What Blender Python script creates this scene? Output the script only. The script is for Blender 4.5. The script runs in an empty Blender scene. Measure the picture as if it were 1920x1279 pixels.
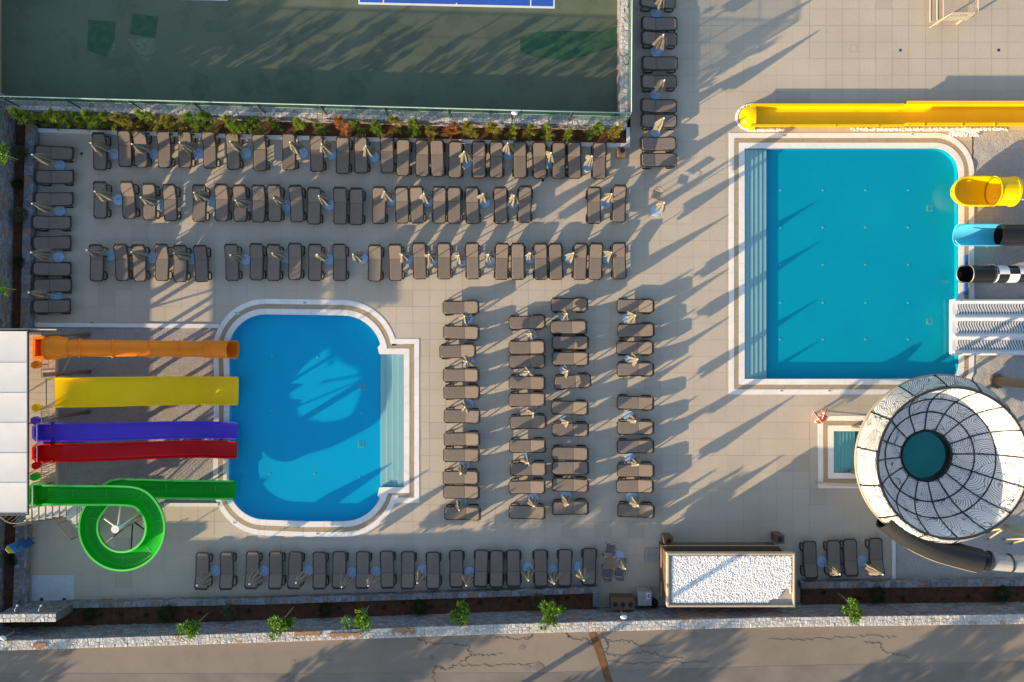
import bpy, math, random
from mathutils import Vector, Matrix
R = math.radians
rnd = random.Random(7)

# ------------------------------------------------------------------ camera, sky, sun, exposure
H, F = 43.5, 1492.0            # drone height in metres, focal length in photo pixels
scn = bpy.context.scene
COL = scn.collection
cam_d = bpy.data.cameras.new('camera')
cam_d.sensor_width = 36.0
cam_d.lens = F / 1920.0 * 36.0
cam_d.clip_end = 1000
cam = bpy.data.objects.new('camera', cam_d)
cam.location = (0, 0, H)
COL.objects.link(cam)
scn.camera = cam

SUN_EL = R(13.6)
SUN_DIR = Vector((-0.853, -0.522, 0)).normalized()      # horizontal direction towards the sun
world = bpy.data.worlds.new('World')
scn.world = world
world.use_nodes = True
wn = world.node_tree
for n in list(wn.nodes):
    wn.nodes.remove(n)
sky = wn.nodes.new('ShaderNodeTexSky')
sky.sky_type = 'NISHITA'
sky.sun_disc = False
sky.sun_elevation = SUN_EL
sky.sun_rotation = math.atan2(SUN_DIR.x, SUN_DIR.y)
bg = wn.nodes.new('ShaderNodeBackground')
bg.inputs[1].default_value = 0.15
wo = wn.nodes.new('ShaderNodeOutputWorld')
wn.links.new(sky.outputs[0], bg.inputs[0])
wn.links.new(bg.outputs[0], wo.inputs[0])

sun_d = bpy.data.lights.new('sun', 'SUN')
sun_d.energy = 5.0
sun_d.angle = R(0.53)
sun_d.color = (1.0, 0.76, 0.47)
sun = bpy.data.objects.new('sun', sun_d)
tosun = Vector((SUN_DIR.x * math.cos(SUN_EL), SUN_DIR.y * math.cos(SUN_EL), math.sin(SUN_EL)))
sun.rotation_euler = (-tosun).to_track_quat('-Z', 'Y').to_euler()
sun.location = (0, 0, 60)
COL.objects.link(sun)

scn.view_settings.view_transform = 'Standard'
scn.view_settings.look = 'None'
scn.view_settings.gamma = 1
scn.view_settings.exposure = 0.88
scn.view_settings.use_curve_mapping = False
scn.render.engine = 'CYCLES'
scn.cycles.max_bounces = 6
scn.cycles.transparent_max_bounces = 8

# ------------------------------------------------------------------ helpers
def P(px, py, z=0.0):
    """photo pixel at height z -> world point"""
    k = (H - z) / F
    return Vector(((px - 960) * k, (640 - py) * k, z))

def G(px, py):
    v = P(px, py, 0)
    return (v.x, v.y)

class MB:
    def __init__(s):
        s.v = []; s.f = []
    def add(s, vs, fs):
        b = len(s.v)
        s.v += [tuple(x) for x in vs]
        s.f += [tuple(i + b for i in f) for f in fs]
        return s
    def box(s, x0, x1, y0, y1, z0, z1):
        return s.add([(x0,y0,z0),(x1,y0,z0),(x1,y1,z0),(x0,y1,z0),(x0,y0,z1),(x1,y0,z1),(x1,y1,z1),(x0,y1,z1)],
                     [(3,2,1,0),(4,5,6,7),(0,1,5,4),(1,2,6,5),(2,3,7,6),(3,0,4,7)])
    def bbox(s, x0, x1, y0, y1, z0, z1, b=0.02):
        """box with chamfered top edges"""
        return s.add([(x0,y0,z0),(x1,y0,z0),(x1,y1,z0),(x0,y1,z0),(x0,y0,z1-b),(x1,y0,z1-b),(x1,y1,z1-b),(x0,y1,z1-b),
                      (x0+b,y0+b,z1),(x1-b,y0+b,z1),(x1-b,y1-b,z1),(x0+b,y1-b,z1)],
                     [(3,2,1,0),(0,1,5,4),(1,2,6,5),(2,3,7,6),(3,0,4,7),(4,5,9,8),(5,6,10,9),(6,7,11,10),(7,4,8,11),(8,9,10,11)])
    def prism(s, poly, z0, z1):
        n = len(poly)
        a = sum(poly[i][0]*poly[(i+1)%n][1]-poly[(i+1)%n][0]*poly[i][1] for i in range(n))
        if a < 0: poly = poly[::-1]
        vs = [(x,y,z0) for x,y in poly] + [(x,y,z1) for x,y in poly]
        fs = [tuple(range(n-1,-1,-1)), tuple(range(n,2*n))] + [(i,(i+1)%n,n+(i+1)%n,n+i) for i in range(n)]
        return s.add(vs, fs)
    def beam(s, a, b, w, h=None):
        """square bar between two points"""
        h = h or w
        a = Vector(a); b = Vector(b); t = (b-a).normalized()
        up = Vector((0,0,1)) if abs(t.z) < 0.95 else Vector((1,0,0))
        S = t.cross(up).normalized(); U = S.cross(t)
        vs = []
        for p in (a, b):
            for i, j in ((-1,-1),(1,-1),(1,1),(-1,1)):
                vs.append(p + S*(i*w/2) + U*(j*h/2))
        return s.add(vs, [(0,1,2,3),(7,6,5,4),(0,4,5,1),(1,5,6,2),(2,6,7,3),(3,7,4,0)])
    def tube(s, pts, r, n=8, caps=True, closed=False):
        pts = [Vector(p) for p in pts]
        m = len(pts); rings = []
        rr = r if isinstance(r, (list, tuple)) else [r]*m
        vs = []
        prevS = None
        for i, p in enumerate(pts):
            if closed:
                t = pts[(i+1)%m]-pts[i-1]
            else:
                t = pts[min(i+1,m-1)]-pts[max(i-1,0)]
            t.normalize()
            if prevS is None:
                up = Vector((0,0,1)) if abs(t.z) < 0.9 else Vector((1,0,0))
                S = t.cross(up).normalized()
            else:
                S = (prevS - t*prevS.dot(t)).normalized()
            prevS = S
            U = S.cross(t)
            for k in range(n):
                a = 2*math.pi*k/n
                vs.append(p + (S*math.cos(a) + U*math.sin(a))*rr[i])
        fs = []
        for i in range(m if closed else m-1):
            j = (i+1) % m
            for k in range(n):
                l = (k+1) % n
                fs.append((i*n+k, i*n+l, j*n+l, j*n+k))
        if caps and not closed:
            fs.append(tuple(range(n-1,-1,-1))); fs.append(tuple((m-1)*n+k for k in range(n)))
        return s.add(vs, fs)
    def sweep(s, path, prof, closed=True, caps=True):
        path = [Vector(p) for p in path]
        m = len(path); n = len(prof); vs = []
        for i, p in enumerate(path):
            t = (path[min(i+1,m-1)]-path[max(i-1,0)]).normalized()
            S = t.cross(Vector((0,0,1))).normalized(); U = S.cross(t)
            for a, b in prof:
                vs.append(p + S*a + U*b)
        fs = []
        for i in range(m-1):
            for k in range(n if closed else n-1):
                l = (k+1) % n
                fs.append((i*n+k, (i+1)*n+k, (i+1)*n+l, i*n+l))
        if caps and closed:
            fs.append(tuple(range(n))); fs.append(tuple((m-1)*n+k for k in range(n-1,-1,-1)))
        return s.add(vs, fs)
    def lathe(s, prof, n=24, c=(0,0), a0=0.0, a1=2*math.pi, cap=True):
        full = abs(a1-a0-2*math.pi) < 1e-4
        m = n if full else n+1
        vs = []
        for i in range(m):
            a = a0+(a1-a0)*i/n
            for r, z in prof:
                vs.append((c[0]+r*math.cos(a), c[1]+r*math.sin(a), z))
        q = len(prof); fs = []
        for i in range(n):
            j = (i+1) % m
            for k in range(q-1):
                fs.append((i*q+k, j*q+k, j*q+k+1, i*q+k+1))
        return s.add(vs, fs)
    def build(s, name, mat, parent=None, smooth=False, kind=None, label=None, cat=None, group=None, raw=False, auto=None):
        if raw or not s.v:
            c = Vector((0,0,0))
        else:
            xs = [v[0] for v in s.v]; ys = [v[1] for v in s.v]; zs = [v[2] for v in s.v]
            c = Vector(((min(xs)+max(xs))/2, (min(ys)+max(ys))/2, min(zs)))
        me = bpy.data.meshes.new(name)
        me.from_pydata([(v[0]-c.x, v[1]-c.y, v[2]-c.z) for v in s.v], [], s.f)
        if smooth:
            me.polygons.foreach_set('use_smooth', [True]*len(me.polygons))
            if auto:
                me.set_sharp_from_angle(angle=R(auto))
        me.materials.append(mat)
        o = bpy.data.objects.new(name, me)
        COL.objects.link(o)
        if parent is not None:
            o.parent = parent
            o.location = Vector((0,0,0)) if raw else c - wloc(parent)
        else:
            o.location = c
        tag(o, label, cat, group, kind)
        return o

def wloc(o):
    v = Vector(o.location)
    while o.parent:
        o = o.parent
        v += Vector(o.location)
    return v

def tag(o, label=None, cat=None, group=None, kind=None):
    if label: o['label'] = label
    if cat: o['category'] = cat
    if group: o['group'] = group
    if kind: o['kind'] = kind
    return o

def thing(name, label, cat, loc=(0,0,0), group=None):
    o = bpy.data.objects.new(name, None)
    o.empty_display_size = 0.2
    COL.objects.link(o)
    o.location = loc
    return tag(o, label, cat, group)

def copy_tree(o, parent=None):
    c = o.copy()
    COL.objects.link(c)
    c.parent = parent
    for ch in o.children:
        copy_tree(ch, c)
    return c

def crom(pts, per=6):
    """catmull-rom through points of any dimension"""
    pts = [Vector(p) for p in pts]
    out = []
    for i in range(len(pts)-1):
        p0 = pts[max(i-1,0)]; p1 = pts[i]; p2 = pts[i+1]; p3 = pts[min(i+2,len(pts)-1)]
        for k in range(per):
            t = k/per
            out.append(0.5*((2*p1)+(p2-p0)*t+(2*p0-5*p1+4*p2-p3)*t*t+(3*p1-p0-3*p2+p3)*t**3))
    out.append(pts[-1])
    return out

def inside(x, y, poly):
    c = False; n = len(poly); j = n-1
    for i in range(n):
        xi, yi = poly[i]; xj, yj = poly[j]
        if (yi > y) != (yj > y) and x < (xj-xi)*(y-yi)/(yj-yi)+xi:
            c = not c
        j = i
    return c

def offset_poly(poly, d):
    """outward offset of a closed polygon by mitred vertex normals"""
    n = len(poly)
    a = sum(poly[i][0]*poly[(i+1)%n][1]-poly[(i+1)%n][0]*poly[i][1] for i in range(n))
    sg = 1 if a > 0 else -1
    out = []
    for i in range(n):
        p0 = Vector(poly[i-1]); p1 = Vector(poly[i]); p2 = Vector(poly[(i+1)%n])
        e1 = (p1-p0).normalized(); e2 = (p2-p1).normalized()
        n1 = Vector((e1.y,-e1.x))*sg; n2 = Vector((e2.y,-e2.x))*sg
        b = (n1+n2)
        if b.length < 1e-6: b = n1
        b.normalize()
        m = d/max(0.4, b.dot(n1))
        out.append((p1.x+b.x*m, p1.y+b.y*m))
    return out

ORD = ['first','second','third','fourth','fifth','sixth','seventh','eighth','ninth','tenth','eleventh','twelfth','thirteenth',
       'fourteenth','fifteenth','sixteenth','seventeenth','eighteenth','nineteenth','twentieth','twenty-first','twenty-second',
       'twenty-third','twenty-fourth','twenty-fifth','twenty-sixth','twenty-seventh','twenty-eighth','twenty-ninth','thirtieth',
       'thirty-first','thirty-second','thirty-third','thirty-fourth','thirty-fifth','thirty-sixth']

# ------------------------------------------------------------------ materials
def new_mat(name):
    m = bpy.data.materials.new(name)
    m.use_nodes = True
    nt = m.node_tree
    b = nt.nodes['Principled BSDF']
    return m, nt, b

def node(nt, t, **kw):
    n = nt.nodes.new(t)
    for k, v in kw.items():
        setattr(n, k, v)
    return n

def math_n(nt, op, a, b=None, c=None):
    n = nt.nodes.new('ShaderNodeMath'); n.operation = op
    for i, x in enumerate((a, b, c)):
        if x is None: continue
        if isinstance(x, (int, float)): n.inputs[i].default_value = x
        else: nt.links.new(x, n.inputs[i])
    return n.outputs[0]

def mixc(nt, fac, a, b, mode='MIX'):
    n = nt.nodes.new('ShaderNodeMix'); n.data_type = 'RGBA'; n.blend_type = mode
    def setv(sock, x):
        if isinstance(x, (int, float)): sock.default_value = x
        elif isinstance(x, (tuple, list)): sock.default_value = (x[0], x[1], x[2], 1)
        else: nt.links.new(x, sock)
    setv(n.inputs[0], fac); setv(n.inputs[6], a); setv(n.inputs[7], b)
    return n.outputs[2]

def coords(nt, kind):
    if kind == 'world':
        g = nt.nodes.new('ShaderNodeNewGeometry'); return g.outputs['Position']
    t = nt.nodes.new('ShaderNodeTexCoord'); return t.outputs['Object']

def noise(nt, co, scale, detail=3, rough=0.55):
    n = nt.nodes.new('ShaderNodeTexNoise')
    n.inputs['Scale'].default_value = scale; n.inputs['Detail'].default_value = detail; n.inputs['Roughness'].default_value = rough
    nt.links.new(co, n.inputs['Vector'])
    return n.outputs['Fac']

def ramp(nt, fac, stops):
    n = nt.nodes.new('ShaderNodeValToRGB')
    e = n.color_ramp.elements
    while len(e) < len(stops): e.new(0.5)
    for i, (p, c) in enumerate(stops):
        e[i].position = p
        e[i].color = (c, c, c, 1) if isinstance(c, (int, float)) else (c[0], c[1], c[2], 1)
    nt.links.new(fac, n.inputs[0])
    return n.outputs[0]

def bumpn(nt, b, h, strength, dist=0.02):
    n = nt.nodes.new('ShaderNodeBump')
    n.inputs['Strength'].default_value = strength; n.inputs['Distance'].default_value = dist
    nt.links.new(h, n.inputs['Height'])
    nt.links.new(n.outputs[0], b.inputs['Normal'])

def mat(name, col, rough=0.6, metal=0.0, var=0.12, vscale=4.0, bump=0.0, bscale=40.0, bdist=0.02, coord='object', rand=0.0, col2=None, rand2=None, coat=0.0, spec=None):
    m, nt, b = new_mat(name)
    co = coords(nt, coord)
    f = noise(nt, co, vscale, 5)
    f = ramp(nt, f, [(0.3, 0.0), (0.7, 1.0)])
    lo = tuple(c*(1-var) for c in col)
    hi = col2 if col2 else tuple(min(1, c*(1+var)) for c in col)
    c = mixc(nt, f, lo, hi)
    if rand > 0 or rand2:
        oi = nt.nodes.new('ShaderNodeObjectInfo'); g = nt.nodes.new('ShaderNodeNewGeometry')
        r = math_n(nt, 'FRACT', math_n(nt, 'ADD', oi.outputs['Random'], g.outputs['Random Per Island']))
        if rand > 0:
            k = math_n(nt, 'ADD', math_n(nt, 'MULTIPLY', r, 2*rand), 1-rand)
            hsv = nt.nodes.new('ShaderNodeHueSaturation')
            nt.links.new(c, hsv.inputs['Color']); nt.links.new(k, hsv.inputs['Value'])
            c = hsv.outputs[0]
        if rand2:
            sel = math_n(nt, 'GREATER_THAN', math_n(nt, 'FRACT', math_n(nt, 'MULTIPLY', r, 17.31)), rand2[1])
            c = mixc(nt, sel, c, rand2[0])
    nt.links.new(c, b.inputs['Base Color'])
    b.inputs['Roughness'].default_value = rough
    b.inputs['Metallic'].default_value = metal
    if coat: b.inputs['Coat Weight'].default_value = coat; b.inputs['Coat Roughness'].default_value = 0.15
    if spec is not None: b.inputs['Specular IOR Level'].default_value = spec
    if bump:
        bumpn(nt, b, noise(nt, co, bscale, 4), bump, bdist)
    return m

M = {}
# paving tiles of the terrace: each tile slightly different, weathered
m, nt, b = new_mat('terrace_tile')
pos = coords(nt, 'world')
TS = 31.0/34.3
sep = node(nt, 'ShaderNodeSeparateXYZ'); nt.links.new(pos, sep.inputs[0])
tx0, ty0 = G(1580, 110.5)
fx = math_n(nt, 'FLOOR', math_n(nt, 'DIVIDE', math_n(nt, 'SUBTRACT', sep.outputs[0], tx0), TS))
fy = math_n(nt, 'FLOOR', math_n(nt, 'DIVIDE', math_n(nt, 'SUBTRACT', sep.outputs[1], ty0), TS))
cmb = node(nt, 'ShaderNodeCombineXYZ'); nt.links.new(fx, cmb.inputs[0]); nt.links.new(fy, cmb.inputs[1])
wh = node(nt, 'ShaderNodeTexWhiteNoise', noise_dimensions='3D'); nt.links.new(cmb.outputs[0], wh.inputs['Vector'])
n1 = noise(nt, pos, 0.35, 5); n2 = noise(nt, pos, 9.0, 6, 0.7)
c = mixc(nt, ramp(nt, n1, [(0.35, 0), (0.65, 1)]), (0.50, 0.435, 0.345), (0.56, 0.485, 0.385))
c = mixc(nt, math_n(nt, 'MULTIPLY', wh.outputs['Value'], 0.22), c, (0.44, 0.375, 0.295))
c = mixc(nt, ramp(nt, wh.outputs['Value'], [(0.955, 0.0), (0.965, 0.45)]), c, (0.40, 0.345, 0.28))
c = mixc(nt, ramp(nt, n2, [(0.42, 0.16), (0.62, 0.0)]), c, (0.33, 0.28, 0.22))
st = ramp(nt, noise(nt, pos, 0.9, 7, 0.7), [(0.62, 0.0), (0.72, 0.16)])
c = mixc(nt, st, c, (0.30, 0.25, 0.18))
nt.links.new(c, b.inputs['Base Color']); b.inputs['Roughness'].default_value = 0.75
bumpn(nt, b, noise(nt, pos, 60, 3), 0.08, 0.01)
M['tile'] = m
M['grout'] = mat('tile_grout', (0.42, 0.36, 0.285), 0.9, coord='world', vscale=1.5)
M['coping'] = mat('white_coping_stone', (0.84, 0.80, 0.76), 0.6, var=0.05, vscale=2, coord='world', bump=0.05, bscale=50, rand=0.04)
M['grate'] = mat('beige_overflow_grate', (0.40, 0.31, 0.19), 0.6, var=0.1, vscale=8, coord='world', rand=0.05)
M['curb'] = mat('white_painted_curb', (0.76, 0.75, 0.74), 0.7, var=0.06, vscale=3, coord='world')

# pool mosaic tiles
def mosaic(name, c1, c2, scale=0.35):
    m, nt, b = new_mat(name)
    pos = coords(nt, 'world')
    f = ramp(nt, noise(nt, pos, scale, 4), [(0.3, 0), (0.7, 1)])
    c = mixc(nt, f, c1, c2)
    c = mixc(nt, ramp(nt, noise(nt, pos, 14, 4, 0.7), [(0.35, 0.14), (0.65, 0)]), c, tuple(x*0.55 for x in c1))
    nt.links.new(c, b.inputs['Base Color']); b.inputs['Roughness'].default_value = 0.7; b.inputs['Specular IOR Level'].default_value = 0.05
    return m
M['floor_big'] = mosaic('big_pool_mosaic', (0.0, 0.37, 0.53), (0.0, 0.41, 0.54))
M['floor_small'] = mosaic('small_pool_mosaic', (0.0, 0.42, 0.68), (0.0, 0.46, 0.72))
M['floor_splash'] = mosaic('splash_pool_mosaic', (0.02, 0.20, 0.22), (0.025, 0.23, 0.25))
M['step_teal'] = mosaic('teal_step_tiles', (0.16, 0.42, 0.45), (0.19, 0.47, 0.50))
M['step_pale'] = mosaic('pale_step_tiles', (0.40, 0.56, 0.56), (0.44, 0.60, 0.60))
m, nt, b = new_mat('pool_water')
out = nt.nodes['Material Output']
nt.nodes.remove(b)
tr = node(nt, 'ShaderNodeBsdfTransparent'); tr.inputs[0].default_value = (0.84, 0.97, 0.99, 1)
gl = node(nt, 'ShaderNodeBsdfGlossy'); gl.inputs['Roughness'].default_value = 0.03
gg = node(nt, 'ShaderNodeNewGeometry')
vm = node(nt, 'ShaderNodeVectorMath', operation='DOT_PRODUCT'); nt.links.new(gg.outputs['Incoming'], vm.inputs[0]); nt.links.new(gg.outputs['Normal'], vm.inputs[1])
sch = math_n(nt, 'MULTIPLY_ADD', math_n(nt, 'POWER', math_n(nt, 'SUBTRACT', 1.0, math_n(nt, 'ABSOLUTE', vm.outputs['Value'])), 5.0), 0.98, 0.02)
mx = node(nt, 'ShaderNodeMixShader')
bp = node(nt, 'ShaderNodeBump'); bp.inputs['Strength'].default_value = 0.3; bp.inputs['Distance'].default_value = 0.05
nt.links.new(noise(nt, coords(nt, 'world'), 2.2, 4), bp.inputs['Height'])
nt.links.new(bp.outputs[0], gl.inputs['Normal'])
nt.links.new(sch, mx.inputs[0]); nt.links.new(tr.outputs[0], mx.inputs[1]); nt.links.new(gl.outputs[0], mx.inputs[2])
nt.links.new(mx.outputs[0], out.inputs[0])
M['water'] = m

# court surface
m, nt, b = new_mat('green_court_surface')
pos = coords(nt, 'world')
c = mixc(nt, ramp(nt, noise(nt, pos, 0.25, 6, 0.65), [(0.35, 0), (0.65, 1)]), (0.110, 0.138, 0.092), (0.142, 0.168, 0.112))
c = mixc(nt, ramp(nt, noise(nt, pos, 0.55, 6, 0.7), [(0.52, 0.0), (0.60, 0.45)]), c, (0.078, 0.105, 0.066))
c = mixc(nt, ramp(nt, noise(nt, pos, 22, 5, 0.8), [(0.35, 0.25), (0.65, 0)]), c, (0.06, 0.08, 0.06))
nt.links.new(c, b.inputs['Base Color']); b.inputs['Roughness'].default_value = 0.9
M['court'] = m
M['court_patch'] = mat('dark_green_court_paint', (0.035, 0.105, 0.055), 0.9, var=0.25, vscale=3, coord='world')
M['court_scuff'] = mat('pale_court_scuff', (0.145, 0.17, 0.125), 0.9, var=0.3, vscale=6, coord='world')
M['court_damp'] = mat('damp_court_stain', (0.096, 0.126, 0.084), 0.9, var=0.15, vscale=2, coord='world')
M['court_blue'] = mat('blue_court_paint', (0.02, 0.10, 0.48), 0.8, var=0.1, vscale=1, coord='world')
M['line_white'] = mat('white_line_paint', (0.75, 0.75, 0.72), 0.8, var=0.06, coord='world')

# road: worn concrete and old asphalt
m, nt, b = new_mat('worn_road')
pos = coords(nt, 'world')
c = mixc(nt, ramp(nt, noise(nt, pos, 0.12, 6, 0.6), [(0.4, 0), (0.6, 1)]), (0.235, 0.198, 0.160), (0.290, 0.240, 0.190))
c = mixc(nt, ramp(nt, noise(nt, pos, 1.1, 8, 0.75), [(0.5, 0), (0.75, 0.4)]), c, (0.15, 0.125, 0.105))
c = mixc(nt, ramp(nt, noise(nt, pos, 30, 5, 0.8), [(0.35, 0.3), (0.6, 0)]), c, (0.11, 0.095, 0.085))
sep = node(nt, 'ShaderNodeSeparateXYZ'); nt.links.new(pos, sep.inputs[0])
nt.links.new(c, b.inputs['Base Color']); b.inputs['Roughness'].default_value = 0.9
bumpn(nt, b, noise(nt, pos, 25, 6, 0.7), 0.35, 0.02)
M['road'] = m
M['road_far'] = mat('grey_road_lane', (0.195, 0.170, 0.145), 0.9, var=0.2, vscale=0.7, coord='world', bump=0.3, bscale=30)
M['crack'] = mat('road_crack_filler', (0.145, 0.12, 0.097), 0.95, coord='world')
M['rust'] = mat('rusty_earth_strip', (0.17, 0.075, 0.028), 0.9, var=0.35, vscale=3, coord='world', bump=0.3, bscale=20)
M['dirt'] = mat('dusty_ground', (0.28, 0.22, 0.16), 0.95, var=0.25, vscale=0.4, coord='world', bump=0.3, bscale=8)
M['soil'] = mat('red_brown_soil', (0.105, 0.040, 0.018), 0.95, var=0.4, vscale=4, coord='world', bump=0.7, bscale=25, bdist=0.05)

# gravel beds
def gravel(name, c1, c2, c3):
    m, nt, b = new_mat(name)
    pos = coords(nt, 'world')
    v = node(nt, 'ShaderNodeTexVoronoi'); v.inputs['Scale'].default_value = 24
    nt.links.new(pos, v.inputs['Vector'])
    sepc = node(nt, 'ShaderNodeSeparateColor'); nt.links.new(v.outputs['Color'], sepc.inputs[0])
    c = mixc(nt, sepc.outputs[0], c1, c2)
    c = mixc(nt, ramp(nt, noise(nt, pos, 1.2, 6, 0.7), [(0.45, 0), (0.65, 0.7)]), c, c3)
    nt.links.new(c, b.inputs['Base Color']); b.inputs['Roughness'].default_value = 0.95
    h = math_n(nt, 'ADD', math_n(nt, 'MULTIPLY', v.outputs['Distance'], -1.0), math_n(nt, 'MULTIPLY', noise(nt, pos, 2.0, 6, 0.7), 2.0))
    bumpn(nt, b, h, 0.55, 0.06)
    return m
M['gravel'] = gravel('grey_gravel', (0.31, 0.295, 0.285), (0.42, 0.40, 0.385), (0.31, 0.285, 0.265))
M['gravel_pale'] = gravel('pale_gravel', (0.36, 0.35, 0.34), (0.50, 0.48, 0.46), (0.40, 0.385, 0.37))
M['pebble'] = mat('white_marble_pebble', (0.88, 0.88, 0.88), 0.7, var=0.06, rand=0.14)

STONE_WARM = ((0.36, 0.20, 0.12), 0.86)
M['stone_cap'] = mat('pale_cap_stone', (0.55, 0.525, 0.49), 0.85, var=0.14, vscale=6, coord='world', bump=0.5, bscale=18, bdist=0.04, rand=0.14, rand2=((0.46, 0.32, 0.22), 0.965))
M['stone'] = mat('grey_rubble_stone', (0.21, 0.22, 0.245), 0.9, var=0.25, vscale=7, coord='world', bump=0.5, bscale=22, bdist=0.04, rand=0.3, rand2=((0.30, 0.19, 0.14), 0.86))
M['mortar'] = mat('dark_mortar', (0.13, 0.125, 0.12), 0.95, coord='world', vscale=6)
M['mortar_pale'] = mat('pale_mortar', (0.44, 0.42, 0.39), 0.95, coord='world', vscale=6)
M['clay'] = mat('orange_clay_stain', (0.34, 0.19, 0.095), 0.95, var=0.35, vscale=6, coord='world', bump=0.5, bscale=25)

M['sling'] = mat('taupe_sling_fabric', (0.215, 0.177, 0.148), 0.85, var=0.07, vscale=3, bump=0.25, bscale=180, bdist=0.004, rand=0.09, spec=0.2)
M['frame'] = mat('dark_brown_plastic', (0.030, 0.023, 0.020), 0.45, var=0.1)
M['seam'] = mat('brown_fabric_seam', (0.115, 0.092, 0.078), 0.9, var=0.1)
M['canopy'] = mat('beige_parasol_fabric', (0.205, 0.183, 0.148), 0.9, var=0.1, vscale=8, spec=0.15, rand=0.08)
M['steel_white'] = mat('white_painted_steel', (0.70, 0.68, 0.63), 0.4, var=0.04)
M['base_blue'] = mat('parasol_base_concrete', (0.38, 0.57, 0.80), 0.7, var=0.06, vscale=8, rand=0.05)
M['black'] = mat('black_gloss', (0.012, 0.012, 0.014), 0.3, var=0.1)
M['dark_steel'] = mat('dark_steel', (0.045, 0.045, 0.05), 0.45, metal=0.3)
M['beige_steel'] = mat('beige_painted_steel', (0.46, 0.38, 0.27), 0.5, var=0.08)
M['steel'] = mat('galvanised_steel', (0.42, 0.40, 0.37), 0.4, metal=0.6, var=0.1)
M['brown_steel'] = mat('brown_painted_column', (0.20, 0.15, 0.11), 0.55, var=0.12)
def gloss(name, col, rough=0.24):
    return mat(name, col, rough, var=0.05, vscale=1.2, coat=0.0, spec=0.28, coord='world', bump=0.04, bscale=1.5, bdist=0.02)
M['orange'] = gloss('orange_fibreglass', (1.0, 0.25, 0.010))
M['yellow'] = gloss('yellow_fibreglass', (1.0, 0.60, 0.0))
M['purple'] = gloss('violet_fibreglass', (0.105, 0.055, 0.56))
M['red'] = gloss('red_fibreglass', (0.62, 0.003, 0.006))
M['green'] = gloss('green_fibreglass', (0.006, 0.40, 0.016))
M['green_lip'] = gloss('light_green_fibreglass', (0.10, 0.56, 0.11))
M['cyan'] = gloss('cyan_fibreglass', (0.09, 0.53, 0.74))
M['pale_green'] = gloss('pale_green_fibreglass', (0.48, 0.66, 0.52))
M['white_gel'] = gloss('white_fibreglass', (0.74, 0.74, 0.75))
M['black_gel'] = gloss('black_fibreglass', (0.016, 0.017, 0.020))
M['grey_gel'] = gloss('charcoal_fibreglass', (0.030, 0.029, 0.028), 0.45)
M['canvas'] = mat('white_canvas', (0.70, 0.69, 0.67), 0.85, var=0.04, vscale=1.5, coord='world', bump=0.06, bscale=3)
M['platform'] = mat('cream_platform_boards', (0.52, 0.46, 0.37), 0.7, var=0.08, vscale=2, coord='world', rand=0.05)
M['wood'] = mat('brown_slat_wood', (0.155, 0.085, 0.045), 0.6, var=0.25, vscale=5, rand=0.12)
M['wood_pale'] = mat('greyed_wood', (0.34, 0.35, 0.34), 0.7, var=0.12, vscale=6, rand=0.08)
M['table_wood'] = mat('oak_table_slats', (0.27, 0.185, 0.12), 0.6, var=0.2, vscale=6, rand=0.12)
M['rattan'] = mat('grey_violet_rattan', (0.155, 0.135, 0.15), 0.8, var=0.15, vscale=20)
M['cream'] = mat('cream_painted_render', (0.47, 0.395, 0.295), 0.7, var=0.06, vscale=2)
M['kiosk_dark'] = mat('dark_kiosk_interior', (0.035, 0.030, 0.028), 0.6)
M['buoy'] = mat('orange_lifebuoy', (0.72, 0.085, 0.02), 0.5, var=0.08)
M['white_plastic'] = mat('white_plastic', (0.80, 0.80, 0.80), 0.4, var=0.03)
M['sign_blue'] = mat('blue_sign_print', (0.02, 0.22, 0.58), 0.5, var=0.1)
M['sign_dark'] = mat('navy_sign_print', (0.015, 0.10, 0.38), 0.5, var=0.1)
M['sign_yellow'] = mat('yellow_sign_print', (0.55, 0.45, 0.10), 0.5)
M['sign_pink'] = mat('pink_sign_print', (0.55, 0.18, 0.24), 0.5)
M['label_blue'] = mat('blue_depth_mark', (0.10, 0.20, 0.52), 0.5)
M['bin_green'] = mat('green_bin_plastic', (0.015, 0.10, 0.045), 0.5)
M['pad'] = mat('pale_shower_pad', (0.52, 0.56, 0.60), 0.8, var=0.08, vscale=3, coord='world')
m, nt, b = new_mat('green_fence_mesh')
out = nt.nodes['Material Output']
b.inputs['Base Color'].default_value = (0.02, 0.09, 0.075, 1); b.inputs['Roughness'].default_value = 0.7
tr = node(nt, 'ShaderNodeBsdfTransparent'); mx = node(nt, 'ShaderNodeMixShader'); mx.inputs[0].default_value = 0.45
nt.links.new(tr.outputs[0], mx.inputs[1]); nt.links.new(b.outputs[0], mx.inputs[2]); nt.links.new(mx.outputs[0], out.inputs[0])
M['mesh'] = m
M['fence_post'] = mat('dark_green_post', (0.012, 0.035, 0.028), 0.5)
M['fence_rail'] = mat('pale_green_rail', (0.40, 0.52, 0.44), 0.4)
m, nt, b = new_mat('clear_tube')
out = nt.nodes['Material Output']
b.inputs['Base Color'].default_value = (0.62, 0.62, 0.60, 1); b.inputs['Roughness'].default_value = 0.12
tr = node(nt, 'ShaderNodeBsdfTransparent'); tr.inputs[0].default_value = (0.9, 0.9, 0.88, 1)
mx = node(nt, 'ShaderNodeMixShader'); mx.inputs[0].default_value = 0.38
nt.links.new(tr.outputs[0], mx.inputs[1]); nt.links.new(b.outputs[0], mx.inputs[2]); nt.links.new(mx.outputs[0], out.inputs[0])
M['clear'] = m
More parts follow.
